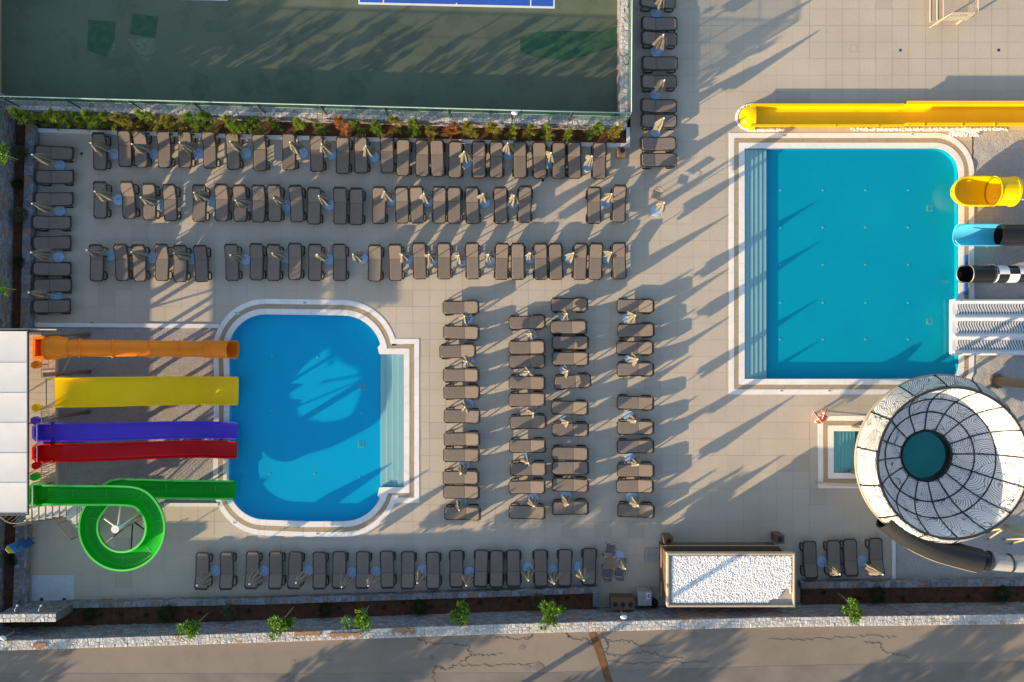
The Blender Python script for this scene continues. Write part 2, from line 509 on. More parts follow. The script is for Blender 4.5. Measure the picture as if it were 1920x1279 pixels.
# leaves
def leaf(name, c1, c2):
    m, nt, b = new_mat(name)
    g = nt.nodes.new('ShaderNodeNewGeometry')
    c = mixc(nt, g.outputs['Random Per Island'], c1, c2)
    nt.links.new(c, b.inputs['Base Color']); b.inputs['Roughness'].default_value = 0.55
    b.inputs['Specular IOR Level'].default_value = 0.3
    tl = node(nt, 'ShaderNodeBsdfTranslucent'); nt.links.new(c, tl.inputs[0])
    mx = node(nt, 'ShaderNodeMixShader'); mx.inputs[0].default_value = 0.3
    out = nt.nodes['Material Output']
    nt.links.new(b.outputs[0], mx.inputs[1]); nt.links.new(tl.outputs[0], mx.inputs[2]); nt.links.new(mx.outputs[0], out.inputs[0])
    return m
M['leaf_green'] = leaf('conifer_green', (0.06, 0.15, 0.02), (0.27, 0.38, 0.05))
M['leaf_lime'] = leaf('conifer_lime', (0.11, 0.19, 0.02), (0.40, 0.46, 0.06))
M['leaf_gold'] = leaf('conifer_golden', (0.15, 0.16, 0.025), (0.38, 0.33, 0.06))
M['leaf_rust'] = leaf('conifer_rust', (0.28, 0.12, 0.035), (0.58, 0.28, 0.10))
M['leaf_citrus'] = leaf('citrus_leaf', (0.04, 0.13, 0.012), (0.20, 0.36, 0.03))
M['leaf_dark'] = leaf('shrub_leaf', (0.012, 0.045, 0.010), (0.045, 0.09, 0.02))
M['leaf_sage'] = leaf('sage_leaf', (0.10, 0.11, 0.055), (0.20, 0.20, 0.11))
M['bark'] = mat('grey_bark', (0.14, 0.11, 0.085), 0.9, var=0.3, vscale=12)

# woven arcs print on the bowl, zebra print on the lanes, chequered tube
M['bowl_white'] = gloss('white_bowl_gelcoat', (0.82, 0.825, 0.82), 0.3)
M['print_black'] = mat('black_line_print', (0.09, 0.095, 0.105), 0.4, var=0.05)
m, nt, b = new_mat('zebra_print')
pos = coords(nt, 'object')
sep = node(nt, 'ShaderNodeSeparateXYZ'); nt.links.new(pos, sep.inputs[0])
wv = math_n(nt, 'MULTIPLY', math_n(nt, 'SINE', math_n(nt, 'MULTIPLY', sep.outputs[1], 9.5)), 0.055)
nz = math_n(nt, 'MULTIPLY', noise(nt, pos, 0.9, 1), 0.22)
xx = math_n(nt, 'ADD', math_n(nt, 'ADD', sep.outputs[0], wv), nz)
fr_ = math_n(nt, 'FRACT', math_n(nt, 'MULTIPLY', xx, 6.6))
ln = math_n(nt, 'LESS_THAN', fr_, 0.42)
c = mixc(nt, ln, (0.74, 0.74, 0.74), (0.05, 0.05, 0.055))
nt.links.new(c, b.inputs['Base Color']); b.inputs['Roughness'].default_value = 0.3
M['zebra'] = m
m, nt, b = new_mat('chequered_tube')
pos = coords(nt, 'object')
sep = node(nt, 'ShaderNodeSeparateXYZ'); nt.links.new(pos, sep.inputs[0])
q = math_n(nt, 'ADD', math_n(nt, 'FLOOR', math_n(nt, 'DIVIDE', sep.outputs[0], 0.53)), math_n(nt, 'GREATER_THAN', sep.outputs[1], 0.0))
q = math_n(nt, 'FLOORED_MODULO', q, 2.0)
c = mixc(nt, q, (0.74, 0.74, 0.74), (0.016, 0.016, 0.018))
nt.links.new(c, b.inputs['Base Color']); b.inputs['Roughness'].default_value = 0.25; b.inputs['Coat Weight'].default_value = 0.3
M['chequer'] = m

# ------------------------------------------------------------------ ground, road
o = MB().box(-400, 400, -400, 400, -1.4, -1.2).build('ground', M['dirt'], kind='structure')
ZR = 1.9                                                   # the road and the land west of the pools lie higher
SW = [(-400, 1215), (0, 1203), (480, 1188), (960, 1171), (1440, 1159), (1920, 1153), (2400, 1149)]
SWT = 2.2
sw = [P(x, y, SWT) for x, y in SW]
road_poly = [(p.x, p.y-0.25) for p in sw] + [(120, -90), (-120, -90)]
road = MB().prism(road_poly, -1.1, ZR).build('road', M['road'], kind='structure')
# darker asphalt lane further out, a few millimetres proud
lane = [P(-300, 1262, ZR), P(480, 1264, ZR), P(1000, 1262, ZR), P(1500, 1248, ZR), P(1920, 1240, ZR), P(2300, 1236, ZR)]
MB().prism([(p.x, p.y) for p in lane] + [(90, -80), (-90, -80)], ZR-0.02, ZR+0.006).build('asphalt_lane', M['road_far'], road)
def strip(path, w, z, name, m, parent, jit=0.0):
    mb = MB(); vs = []
    pts = [Vector((p[0], p[1])) for p in path]
    for i, p in enumerate(pts):
        t = (pts[min(i+1,len(pts)-1)]-pts[max(i-1,0)]).normalized(); nn = Vector((-t.y, t.x))
        ww = w*(1+jit*rnd.uniform(-1, 1))
        vs += [(p.x+nn.x*ww/2, p.y+nn.y*ww/2, z), (p.x-nn.x*ww/2, p.y-nn.y*ww/2, z)]
    n = len(pts)
    mb.add(vs + [(a, b_, c_-0.02) for a, b_, c_ in vs],
           [(2*i, 2*i+1, 2*i+3, 2*i+2) for i in range(n-1)] + [(2*i+2*n, 2*i+2+2*n, 2*i+3+2*n, 2*i+1+2*n) for i in range(n-1)] +
           [(2*i, 2*i+2, 2*i+2+2*n, 2*i+2*n) for i in range(n-1)] + [(2*i+1, 2*i+1+2*n, 2*i+3+2*n, 2*i+3) for i in range(n-1)])
    return mb.build(name, m, parent)
def wiggle(pts, n=8, a=0.06):
    out = []
    for i in range(len(pts)-1):
        for k in range(n):
            t = k/n
            q = Vector(pts[i]).lerp(Vector(pts[i+1]), t)
            out.append((q.x+rnd.uniform(-a, a), q.y+rnd.uniform(-a, a)))
    out.append(tuple(pts[-1])[:2])
    return out
def pr(l, z=ZR): return [tuple(P(x, y, z))[:2] for x, y in l]
for path, w in (([(783,1196),(800,1206),(850,1208),(878,1214),(882,1228),(868,1240),(838,1256),(815,1250),(810,1270),(818,1285)], 0.045),
                ([(882,1228),(910,1228),(942,1226)], 0.03), ([(930,1196),(958,1198),(990,1198),(1000,1192)], 0.04),
                ([(1062,1188),(1066,1196),(1100,1200),(1118,1215)], 0.04),
                ([(1128,1190),(1138,1204),(1136,1226),(1165,1230),(1205,1222),(1232,1228),(1280,1236)], 0.045),
                ([(1140,1201),(1180,1204),(1205,1212),(1260,1206)], 0.03),
                ([(860,1248),(930,1247),(1000,1245)], 0.03), ([(1140,1242),(1230,1244),(1330,1242)], 0.03),
                ([(1440,1199),(1500,1200),(1560,1197),(1620,1193),(1680,1196)], 0.035),
                ([(1620,1205),(1650,1205),(1655,1222),(1710,1233)], 0.03)):
    strip(wiggle(pr(path), 12, .09), w*.6, ZR+0.012, 'road_crack', M['crack'], road, 0.5)
strip(pr([(1109,1186),(1118,1205),(1127,1232),(1134,1255),(1146,1292)]), 0.34, ZR+0.016, 'rusty_trench_strip', M['rust'], road, 0.1)
for x, y, r in ((1009,1251,.3),(988,1253,.2),(1060,1229,.12),(808,1234,.14),(550,1241,.1),(618,1239,.12),(978,1215,.16),(1300,1192,.22)):
    c = P(x, y, ZR)
    pts = [(c.x+r*(1+rnd.uniform(-.25,.25))*math.cos(a*.5236), c.y+.8*r*(1+rnd.uniform(-.25,.25))*math.sin(a*.5236)) for a in range(12)]
    MB().prism(pts, ZR-0.01, ZR+0.010).build('oil_stain', M['road_far'], road)

# land behind the west wall
MB().prism([(-27.9, 13.2), (-28.6, -16.5), (-120, -18), (-120, 60), (-27.9, 60)], -1.1, ZR).build('upper_ground', M['dirt'], kind='structure')

# ------------------------------------------------------------------ pools: outlines first, they cut the terrace
def arc(cx, cy, r, a0, a1, n=10):
    return [(cx+r*math.cos(R(a0+(a1-a0)*i/n)), cy-r*math.sin(R(a0+(a1-a0)*i/n))) for i in range(n+1)]
big_px = [(1396, 279), (1396, 711)] + arc(1775, 689, 22, 270, 360, 6) + arc(1753, 323, 44, 0, 90, 10)
small_px = (arc(498, 660, 70, 90, 170, 10) + [(431, 720), (430, 800), (429, 890)] + arc(498, 905, 70, 190, 270, 10) + [(570, 978)]
            + arc(645, 904, 74, 270, 343, 9) + [(714, 914), (757, 914), (757, 665), (713, 665)] + arc(642, 666, 74, 12, 90, 9))
splash_px = [(1563, 809), (1563, 887), (1690, 887), (1690, 915), (1800, 915), (1800, 790), (1690, 790), (1690, 809)]
big = [G(*p) for p in big_px]; small = [G(*p) for p in small_px]; splash = [G(*p) for p in splash_px]

B1, B2, B3 = 0.33, 0.56, 0.85
def pool(name, wname, poly, fl_mat, depth, step_list, step_mat, lights, drains, ring_px=None):
    base = bpy.data.objects.new(name, None); COL.objects.link(base); base['kind'] = 'structure'
    # basin
    mb = MB(); n = len(poly)
    a = sum(poly[i][0]*poly[(i+1)%n][1]-poly[(i+1)%n][0]*poly[i][1] for i in range(n))
    pl = poly if a > 0 else poly[::-1]
    mb.add([(x, y, -depth) for x, y in pl], [tuple(range(n))])
    mb.add([(x, y, -depth) for x, y in pl]+[(x, y, 0.0) for x, y in pl], [((i+1)%n, i, n+i, n+(i+1)%n) for i in range(n)])
    mb.build('basin', fl_mat, base)
    # coping: inner slabs, overflow grate, outer slabs, split every ~0.9 m
    def ring(d0, d1, z, name, m, gap):
        A = offset_poly(pl, d0); Bq = offset_poly(pl, d1)
        # resample along inner ring
        L = []; s = 0
        for i in range(n):
            L.append(s); s += (Vector(A[(i+1)%n])-Vector(A[i])).length
        segs = []; cur = []
        for i in range(n):
            p0, p1 = Vector(A[i]), Vector(A[(i+1)%n]); q0, q1 = Vector(Bq[i]), Vector(Bq[(i+1)%n])
            ln_ = (p1-p0).length
            k = max(1, int(round(ln_/0.9)))
            if k == 1 and ln_ < 0.6:
                if not cur: cur = [(p0, q0)]
                cur.append((p1, q1))
                if sum((cur[j+1][0]-cur[j][0]).length for j in range(len(cur)-1)) > 0.8:
                    segs.append(cur); cur = []
            else:
                if cur: segs.append(cur); cur = []
                for j in range(k):
                    segs.append([(p0.lerp(p1, j/k), q0.lerp(q1, j/k)), (p0.lerp(p1, (j+1)/k), q0.lerp(q1, (j+1)/k))])
        if cur: segs.append(cur)
        for sg in segs:
            ps = [x[0] for x in sg]; qs = [x[1] for x in sg]
            if (ps[-1]-ps[0]).length < 0.03: continue
            t = (ps[1]-ps[0]).normalized(); ps[0] = ps[0]+t*gap; qs[0] = qs[0]+t*gap
            t = (ps[-1]-ps[-2]).normalized(); ps[-1] = ps[-1]-t*gap; qs[-1] = qs[-1]-t*gap
            mb = MB(); z_ = z+rnd.uniform(0, .004)
            for j in range(len(ps)-1):
                v = [ps[j], ps[j+1], qs[j+1], qs[j]]
                mb.add([(p.x, p.y, z_) for p in v]+[(p.x, p.y, z-0.09) for p in v], [(3,2,1,0),(4,5,6,7),(0,1,5,4),(1,2,6,5),(2,3,7,6),(3,0,4,7)])
            mb.build(name, m, base)
    ring(0.0, B1-0.012, 0.022, 'coping_slab', M['coping'], 0.004)
    ring(B1, B2, 0.012, 'overflow_grate', M['grate'], 0.006)
    ring(B2+0.012, B3, 0.018, 'coping_slab', M['coping'], 0.004)
    for (x0, x1, y0, y1, z0, z1) in step_list:
        a, b_ = G(x0, y1), G(x1, y0)
        MB().bbox(a[0], b_[0], a[1], b_[1], z0, z1, 0.015).build('pool_step', step_mat, base)
    for x, y in lights:
        p = P(x, y, -depth); MB().lathe([(0, 0.02-depth), (0.055, 0.02-depth), (0.065, -depth-0.01)], 10, (p.x, p.y)).build('floor_inlet', M['step_teal'], base)
    for x, y, s in drains:
        p = P(x, y, -depth)
        dr = MB().box(p.x-s, p.x+s, p.y-s, p.y+s, -depth-0.02, -depth+0.012).build('drain_grate', M['step_teal'], base)
        for k in range(5):
            q = -s+0.07+k*(2*s-0.14)/4
            MB().box(p.x+q-0.012, p.x+q+0.012, p.y-s+0.05, p.y+s-0.05, -depth, -depth+0.02).build('grate_bar', fl_mat, dr)
    w = MB(); w.add([(x, y, -0.035) for x, y in pl], [tuple(range(n))])
    w.build(wname, M['water'], kind='structure')
    return base
D = 0.40
bst = [(1396.3+i*8.6, 1396.3+(i+1)*8.6, 279.3, 710.7, -D, -0.05-0.036*i) for i in range(5)]
pool('big_pool', 'big_pool_water', big, M['floor_big'], D, bst, M['step_pale'],
     [(x, y) for x in (1463, 1543, 1623, 1703) for y in (357, 427, 497, 568, 637)], [(1743, 391, 0.17), (1743, 603, 0.17)])
sst = [(757-11.2*(i+1), 757-11.2*i-.3, 665.3, 913.7, -D, -0.06-0.075*i) for i in range(4)]
pool('small_pool', 'small_pool_water', small, M['floor_small'], D, sst, M['step_pale'],
     [(510,668),(595,670),(679,673),(509,771),(593,772),(677,775),(505,889),(590,889),(674,895)], [(679, 727, 0.16), (677, 834, 0.16)])
for pl_ in ([(711, 664), (758, 664), (758, 640), (738, 634), (722, 636), (708, 652)], [(711, 915), (758, 915), (758, 938), (738, 946), (722, 944), (708, 930)]):
    MB().prism([G(*p) for p in pl_], -0.3, 0.013).build('coping_slab', M['coping'], bpy.data.objects['small_pool'])
pst = [(1563.3+i*7.2, 1563.3+(i+1)*7.2, 809.3, 886.7, -D, -0.05-0.033*i) for i in range(6)]
pool('splash_pool', 'splash_pool_water', splash, M['floor_splash'], D, pst, M['step_teal'], [], [])

# ------------------------------------------------------------------ terrace of square tiles
gravel_left = [G(*p) for p in [(60, 614), (412, 614), (412, 944), (60, 944)]]
gravel_right = [G(*p) for p in [(1824, 246), (2300, 246), (2300, 1092), (1675, 1092), (1675, 1000), (1824, 900)]]
mids = [offset_poly(q, (B1+B2)/2) for q in (big, small, splash)]
court_edge = [G(*p) for p in [(-400, -400), (1181, -400), (1181, 272), (72, 247), (60, 260), (-400, 300)]]
west_edge = [G(*p) for p in [(-400, 200), (68, 230), (58, 640), (50, 1200), (-400, 1300)]]
south_edge = [G(*p) for p in [(-400, 1140), (140, 1128), (480, 1124), (960, 1109), (1118, 1102), (1118, 1150), (1506, 1150), (1506, 1096), (1675, 1093), (2400, 1090), (2400, 1500), (-400, 1500)]]
EXC = [gravel_left, gravel_right, court_edge, west_edge, south_edge] + mids
deck = bpy.data.objects.new('terrace', None); COL.objects.link(deck); deck['kind'] = 'structure'
bb = [(min(p[0] for p in q), max(p[0] for p in q), min(p[1] for p in q), max(p[1] for p in q)) for q in EXC]
def blocked(x, y):
    for q, (a, b_, c_, d_) in zip(EXC, bb):
        if a <= x <= b_ and c_ <= y <= d_ and inside(x, y, q): return True
    return False
tile_me = None
full = []; part = MB(); grout = MB()
J = 0.006
for i in range(-62, 32):
    for j in range(-40, 12):
        x0 = tx0+i*TS; y0 = ty0+j*TS
        if x0 < -28 or x0 > 38 or y0 < -17 or y0 > 24: continue
        hits = [blocked(x0+TS*u/4, y0+TS*v/4) for u in range(5) for v in range(5)]
        if all(hits): continue
        if not any(hits):
            full.append((x0, y0)); grout.add([(x0, y0, -0.007), (x0+TS, y0, -0.007), (x0+TS, y0+TS, -0.007), (x0, y0+TS, -0.007)], [(0,1,2,3)])
        else:
            K = 12; s = TS/K
            for u in range(K):
                run = None
                for v in range(K+1):
                    ok = v < K and not blocked(x0+(u+.5)*s, y0+(v+.5)*s)
                    if ok and run is None: run = v
                    if not ok and run is not None:
                        xa = x0+u*s+(J if u == 0 else 0); xb = x0+(u+1)*s-(J if u == K-1 else 0)
                        ya = y0+run*s+(J if run == 0 else 0); yb = y0+v*s-(J if v == K else 0)
                        part.add([(xa, ya, 0), (xb, ya, 0), (xb, yb, 0), (xa, yb, 0)], [(0,1,2,3)])
                        grout.add([(x0+u*s, y0+run*s, -0.007), (x0+(u+1)*s, y0+run*s, -0.007), (x0+(u+1)*s, y0+v*s, -0.007), (x0+u*s, y0+v*s, -0.007)], [(0,1,2,3)])
                        run = None
# the 300 tiles that stand most open to view become single objects, the others one mass of tiles
def openness(t):
    px = 960+(t[0]+TS/2)*34.3; py = 640-(t[1]+TS/2)*34.3
    if not (0 < px < 1920 and 0 < py < 1279): return 1e9
    return abs(px-1420)*0.8+abs(py-560)*0.45
full.sort(key=openness)
tm = MB().bbox(J, TS-J, J, TS-J, -0.006, 0.0, 0.003)
for k, (x, y) in enumerate(full[:300]):
    if k == 0:
        t0 = tm.build('tile', M['tile'], deck, raw=True); t0.location = (x, y, rnd.uniform(-0.0008, 0.0008))
    else:
        o = t0.copy(); COL.objects.link(o); o.location = (x, y, rnd.uniform(-0.0008, 0.0008)); o.parent = deck
for x, y in full[300:]:
    part.add([(x+J, y+J, 0), (x+TS-J, y+J, 0), (x+TS-J, y+TS-J, 0), (x+J, y+TS-J, 0)], [(0,1,2,3)])
part.build('tile_paving', M['tile'], deck, kind='stuff', raw=True)
grout.build('tile_bed', M['grout'], deck, raw=True)

# gravel under the slides
def sheet(name, poly, z, m, kind='structure', parent=None):
    return MB().prism(poly, z-0.3, z).build(name, m, parent, kind=kind)
sheet('gravel_bed', [G(*p) for p in [(55, 612), (416, 612), (416, 800), (412, 946), (55, 946)]], -0.02, M['gravel'])
def bumpy(name, poly, z, m, step=0.35, amp=0.12):
    xs = [p[0] for p in poly]; ys = [p[1] for p in poly]
    nx = int((max(xs)-min(xs))/step)+1; ny = int((max(ys)-min(ys))/step)+1
    r2 = random.Random(3); hh = [[r2.uniform(-amp, amp) for _ in range(ny+1)] for _ in range(nx+1)]
    mb = MB()
    vs = [(min(xs)+i*step, min(ys)+j*step, z+hh[i][j]) for i in range(nx+1) for j in range(ny+1)]
    fs = []
    for i in range(nx):
        for j in range(ny):
            if inside(min(xs)+(i+.5)*step, min(ys)+(j+.5)*step, poly):
                fs.append((i*(ny+1)+j, (i+1)*(ny+1)+j, (i+1)*(ny+1)+j+1, i*(ny+1)+j+1))
    mb.add(vs, fs)
    return mb.build(name, m, kind='structure', smooth=True, raw=True)
rp = [G(*p) for p in [(1822, 244), (2300, 244), (2300, 1093), (1674, 1093), (1674, 1002), (1790, 935), (1822, 900)]]
bumpy('rough_ground', rp, -0.03, M['gravel_pale'], 0.22, 0.035)

# white curbs
def curb(name, pts, w, z0, z1, m, parent=None, label=None, cat=None, kind=None):
    path = [Vector((*G(x, y), 0)) for x, y in pts]
    mb = MB().sweep(path, [(-w/2, z0), (w/2, z0), (w/2, z1), (-w/2, z1)])
    return mb.build(name, m, parent, label=label, cat=cat, kind=kind)
curb('curb', [(66, 609.5), (411, 612)], 0.22, -0.1, 0.06, M['curb'], kind='structure')
curb('curb', [(308, 946), (409, 946.5)], 0.16, -0.1, 0.06, M['curb'], kind='structure')
curb('curb', [(1675, 1004), (1675, 1090)], 0.2, -0.1, 0.06, M['curb'], kind='structure')

# ------------------------------------------------------------------ rubble walls
def stones_on(fn, L, W, sx, sy, depth, jit=0.28, gap=0.007, seed=1):
    """list of stone meshes (verts, faces) laid over a strip; fn(u, v, h) -> point"""
    r = random.Random(seed)
    nx = max(1, int(round(L/sx))); ny = max(1, int(round(W/sy)))
    out = []
    for j in range(ny):
        cuts = [0.0]
        while cuts[-1] < L-0.3*sx:
            cuts.append(min(L, cuts[-1]+sx*r.uniform(0.6, 1.45)))
        cuts[-1] = L
        v0, v1 = W*j/ny, W*(j+1)/ny
        sk = [r.uniform(-jit, jit)*sx for _ in cuts]
        wob0 = [0 if j == 0 else r.uniform(-jit, jit)*sy*.5 for _ in cuts]
        for i in range(len(cuts)-1):
            a0 = cuts[i]+(sk[i] if i else 0); a1 = cuts[i+1]+(sk[i+1] if i < len(cuts)-2 else 0)
            b0 = cuts[i]-(sk[i] if i else 0)*.6; b1 = cuts[i+1]-(sk[i+1] if i < len(cuts)-2 else 0)*.6
            g = gap
            q = [(a0+g, v0+g), (a1-g, v0+g), (a1-g*.5, (v0+v1)/2), (b1-g, v1-g), ((b0+b1)/2, v1-g*.3), (b0+g, v1-g)]
            h = depth*r.uniform(0.6, 1.3)
            cx = sum(x for x, _ in q)/6; cy = sum(y for _, y in q)/6
            top = [(cx+(x-cx)*.78, cy+(y-cy)*.72) for x, y in q]
            vs = [fn(x, y, -0.02) for x, y in q]+[fn(x, y, h*.6) for x, y in q]+[fn(x, y, h*r.uniform(.9, 1.15)) for x, y in top]
            fs = [(k, (k+1) % 6, 6+(k+1) % 6, 6+k) for k in range(6)]+[(6+k, 6+(k+1) % 6, 12+(k+1) % 6, 12+k) for k in range(6)]+[tuple(range(12, 18))]
            out.append((vs, fs))
    return out

def vor_stones(fn, L, W, cell, depth, gap=0.008, seed=1):
    r = random.Random(seed)
    nx = max(1, int(round(L/cell))); ny = max(1, int(round(W/cell)))
    g = [[(L*(i+.5+r.uniform(-.42, .42))/nx, W*(j+.5+r.uniform(-.40, .40))/ny) for j in range(ny)] for i in range(nx)]
    out = []
    for i in range(nx):
        for j in range(ny):
            p = g[i][j]
            q = [(max(0, p[0]-2*cell), 0), (min(L, p[0]+2*cell), 0), (min(L, p[0]+2*cell), W), (max(0, p[0]-2*cell), W)]
            for a in range(max(0, i-2), min(nx, i+3)):
                for b in range(max(0, j-2), min(ny, j+3)):
                    if (a, b) == (i, j): continue
                    o = g[a][b]; dx, dy = o[0]-p[0], o[1]-p[1]; d = math.hypot(dx, dy)+1e-9
                    nxn, nyn = dx/d, dy/d; lim = d/2-gap
                    res = []
                    for k in range(len(q)):
                        A, Bq = q[k], q[(k+1) % len(q)]
                        sa = (A[0]-p[0])*nxn+(A[1]-p[1])*nyn-lim; sb = (Bq[0]-p[0])*nxn+(Bq[1]-p[1])*nyn-lim
                        if sa <= 0: res.append(A)
                        if sa*sb < 0:
                            t = sa/(sa-sb); res.append((A[0]+(Bq[0]-A[0])*t, A[1]+(Bq[1]-A[1])*t))
                    q = res
                    if len(q) < 3: break
                if len(q) < 3: break
            if len(q) < 3: continue
            n = len(q); cx = sum(x for x, _ in q)/n; cy = sum(y for _, y in q)/n
            h = depth*r.uniform(.5, 1.4); tx, ty = r.uniform(-.10, .10), r.uniform(-.10, .10)
            top = [(cx+(x-cx)*.8, cy+(y-cy)*.8) for x, y in q]
            vs = [fn(x, y, -.02) for x, y in q]+[fn(x, y, h*.55) for x, y in q]+[fn(x, y, h+(x-cx)*tx+(y-cy)*ty) for x, y in top]
            fs = [(k, (k+1) % n, n+(k+1) % n, n+k) for k in range(n)]+[(n+k, n+(k+1) % n, 2*n+(k+1) % n, 2*n+k) for k in range(n)]+[tuple(range(2*n, 3*n))]
            out.append((vs, fs))
    return out

def wall_run(name, pts, thick, z0, z1, label, face_side, cap_cell=(0.38, 0.25), single=0, cap_m='stone_cap', face_cell=(0.30, 0.16), face=True, core_m='mortar', seed=5, capd=0.022):
    """rubble wall along pts (world xy of its inner top edge); thickness goes to the right of travel when face_side=-1"""
    root = thing(name, label, 'wall', (pts[0][0], pts[0][1], 0))
    pts = [Vector((p[0], p[1])) for p in pts]
    mbc = MB(); mbs = MB(); caps = []; faces = MB()
    for i in range(len(pts)-1):
        a, b_ = pts[i], pts[i+1]
        t = (b_-a); L = t.length; t = t/L; nrm = Vector((-t.y, t.x))*face_side       # nrm points to the visible face side
        back = -nrm
        q = [a, b_, b_+back*thick, a+back*thick]
        mbc.prism([(p.x, p.y) for p in q], z0, z1)
        def top(u, v, h, a=a, t=t, back=back): 
            p = a+t*u+back*v; return (p.x, p.y, z1+h)
        caps += vor_stones(top, L, thick, cap_cell[1], capd, seed=seed+i)
        if face:
            def fc(u, v, h, a=a, t=t, nrm=nrm):
                p = a+t*u+nrm*h; return (p.x, p.y, z0+v)
            for vs, fs in stones_on(fc, L, z1-z0, face_cell[0], face_cell[1], 0.045, seed=seed+50+i): faces.add(vs, fs)
    mbc.build('wall_core', M[core_m], root)
    if face: faces.build('face_stones', M['stone'], root, kind='stuff')
    caps.sort(key=lambda s: abs(s[0][0][0]))
    for vs, fs in caps[:single]:
        MB().add(vs, fs).build('stone', M[cap_m], root)
    rest = MB()
    for vs, fs in caps[single:]: rest.add(vs, fs)
    if rest.v: rest.build('cap_stones', M[cap_m], root, kind='stuff')
    return root

south = wall_run('perimeter_wall', [(p.x, p.y) for p in sw], 0.50, -0.1, SWT-0.05,
         'long pale rubble stone wall between the pool terrace and the road', 1, cap_cell=(0.27, 0.19), single=300, core_m='mortar_pale')
for (x0, x1, y) in ((552, 600, 1188), (617, 676, 1190), (735, 778, 1182), (62, 86, 1209)):
    a = P(x0, y-1, SWT+.03); b_ = P(x1, y-2, SWT+.03)
    pts = [(a.x+(b_.x-a.x)*t, a.y+(b_.y-a.y)*t+rnd.uniform(.0, .06)) for t in [k/8 for k in range(9)]]
    low = [(x+rnd.uniform(-.05, .05), y_-rnd.uniform(.10, .34)) for x, y_ in pts[::-1]]
    MB().prism(pts+low, SWT-0.02, SWT+0.03).build('clay_stain', M['clay'], south)
# west retaining wall
wx = [(*G(33.5, 190),), (*G(30, 400),), (*G(26, 620),), (*G(15, 960),), (*G(8, 1180),)]
wall_run('retaining_wall', wx, 0.5, -0.1, 2.15, 'shaded grey rubble wall along the left edge behind the narrow planter', 1, cap_cell=(0.4, 0.25))
# low planter walls
lowW = [(*G(73, 238),), (*G(68, 420),), (*G(63, 618),)]
wall_run('planter_wall', lowW, 0.42, -0.1, 0.5, 'low rubble planter wall beside the shaded left lounger column', 1, cap_cell=(0.3, 0.28), cap_m='stone', seed=9)
lowW2 = [(*G(60, 962),), (*G(57, 1060),), (*G(54, 1132),)]
wall_run('planter_wall', lowW2, 0.5, -0.1, 0.6, 'low rubble planter wall left of the shower pad', 1, cap_cell=(0.3, 0.2), cap_m='stone', seed=13)
lowS = [P(x, y, .5) for x, y in [(110, 1132), (480, 1125), (960, 1109.5), (1122, 1103)]]
wall_run('planter_wall', [(p.x, p.y) for p in lowS], 0.27, -0.1, 0.5, 'low rubble planter wall below the bottom lounger row', 1, cap_cell=(0.3, 0.27), cap_m='stone', seed=21)
e0, e1 = P(1122, 1103.5, .5), P(1122, 1138, .5)
wall_run('planter_wall', [(e0.x, e0.y-.27), (e1.x, e1.y)], 0.3, -0.1, 0.5, 'short rubble end wall of the planter beside the dining table', 1, cap_cell=(0.3, 0.3), cap_m='stone', seed=23)
lowE = [P(x, y, .5) for x, y in [(1502, 1094), (1680, 1092), (1920, 1089), (2300, 1086)]]
wall_run('planter_wall', [(p.x, p.y) for p in lowE], 0.3, -0.1, 0.5, 'low rubble planter wall right of the kiosk', 1, cap_cell=(0.3, 0.3), cap_m='stone', seed=25)
# soil in the planters
def soil(px, z):
    pts = [P(x, y, z) for x, y in px]
    return MB().prism([(p.x, p.y) for p in pts], -0.1, z).build('planter_soil', M['soil'], kind='structure')
soil([(100, 1139), (480, 1132), (960, 1116.5), (1118, 1110), (1118, 1145), (960, 1150), (480, 1166), (20, 1178), (20, 1155), (100, 1152)], 0.36)
soil([(1505, 1102), (1920, 1096.5), (2300, 1093), (2300, 1132), (1920, 1133), (1505, 1139)], 0.36)
soil([(30, 230), (56, 230), (47, 620), (23, 620)], 0.30)
soil([(12, 975), (40, 975), (34, 1145), (20, 1145), (7, 1170)], 0.34)

# ------------------------------------------------------------------ sports court, its wall, fence and hedge planter
cz = 0.02
fl = [P(-420, 171, 2.7), P(0, 181, 2.7), P(480, 194, 2.7), P(960, 207, 2.7), P(1184, 212.5, 2.7)]     # fence line
fxy = [(p.x, p.y) for p in fl]
ce = fxy[-1]
court = MB().prism([fxy[0]] + [(x, y) for x, y in fxy[1:]] + [(ce[0]+0.15, 60), (fxy[0][0], 60)], -0.3, cz).build('court', M['court'], kind='structure')
MB().prism([G(672, -60), G(1040, -60), G(1040, 17), G(672, 9)], cz-.01, cz+.004).build('line_marking', M['line_white'], court)
MB().prism([G(675, -60), G(1037, -60), G(1037, 13), G(675, 5)], cz-.005, cz+.008).build('blue_playing_field', M['court_blue'], court)
for x, y0, y1 in ((719, -60, 6.5), (995, -60, 12), (856, 6.5, 10)):
    MB().prism([G(x-1.2, y0), G(x+1.2, y0), G(x+1.2, y1), G(x-1.2, y1)], cz, cz+.012).build('line_marking', M['line_white'], court)
MB().prism([G(285, -10), G(427, -7), G(427, 2.2), G(285, -.6)], cz, cz+.004).build('line_marking', M['line_white'], court)
MB().prism([G(*p) for p in [(166, 38), (217, 41), (215, 76), (198, 108), (164, 94)]], cz, cz+.006).build('turf_patch', M['court_patch'], court)
MB().prism([G(*p) for p in [(249, 26), (297, 32), (291, 72), (243, 65)]], cz, cz+.006).build('turf_patch', M['court_patch'], court)
big_patch = crom([(975, 74), (1000, 62), (1060, 59), (1120, 60), (1168, 50), (1168, 80), (1120, 98), (1060, 113), (1000, 107), (976, 95)], 4)
MB().prism([G(p.x, p.y) for p in big_patch], cz, cz+.006).build('turf_patch', M['court_patch'], court)
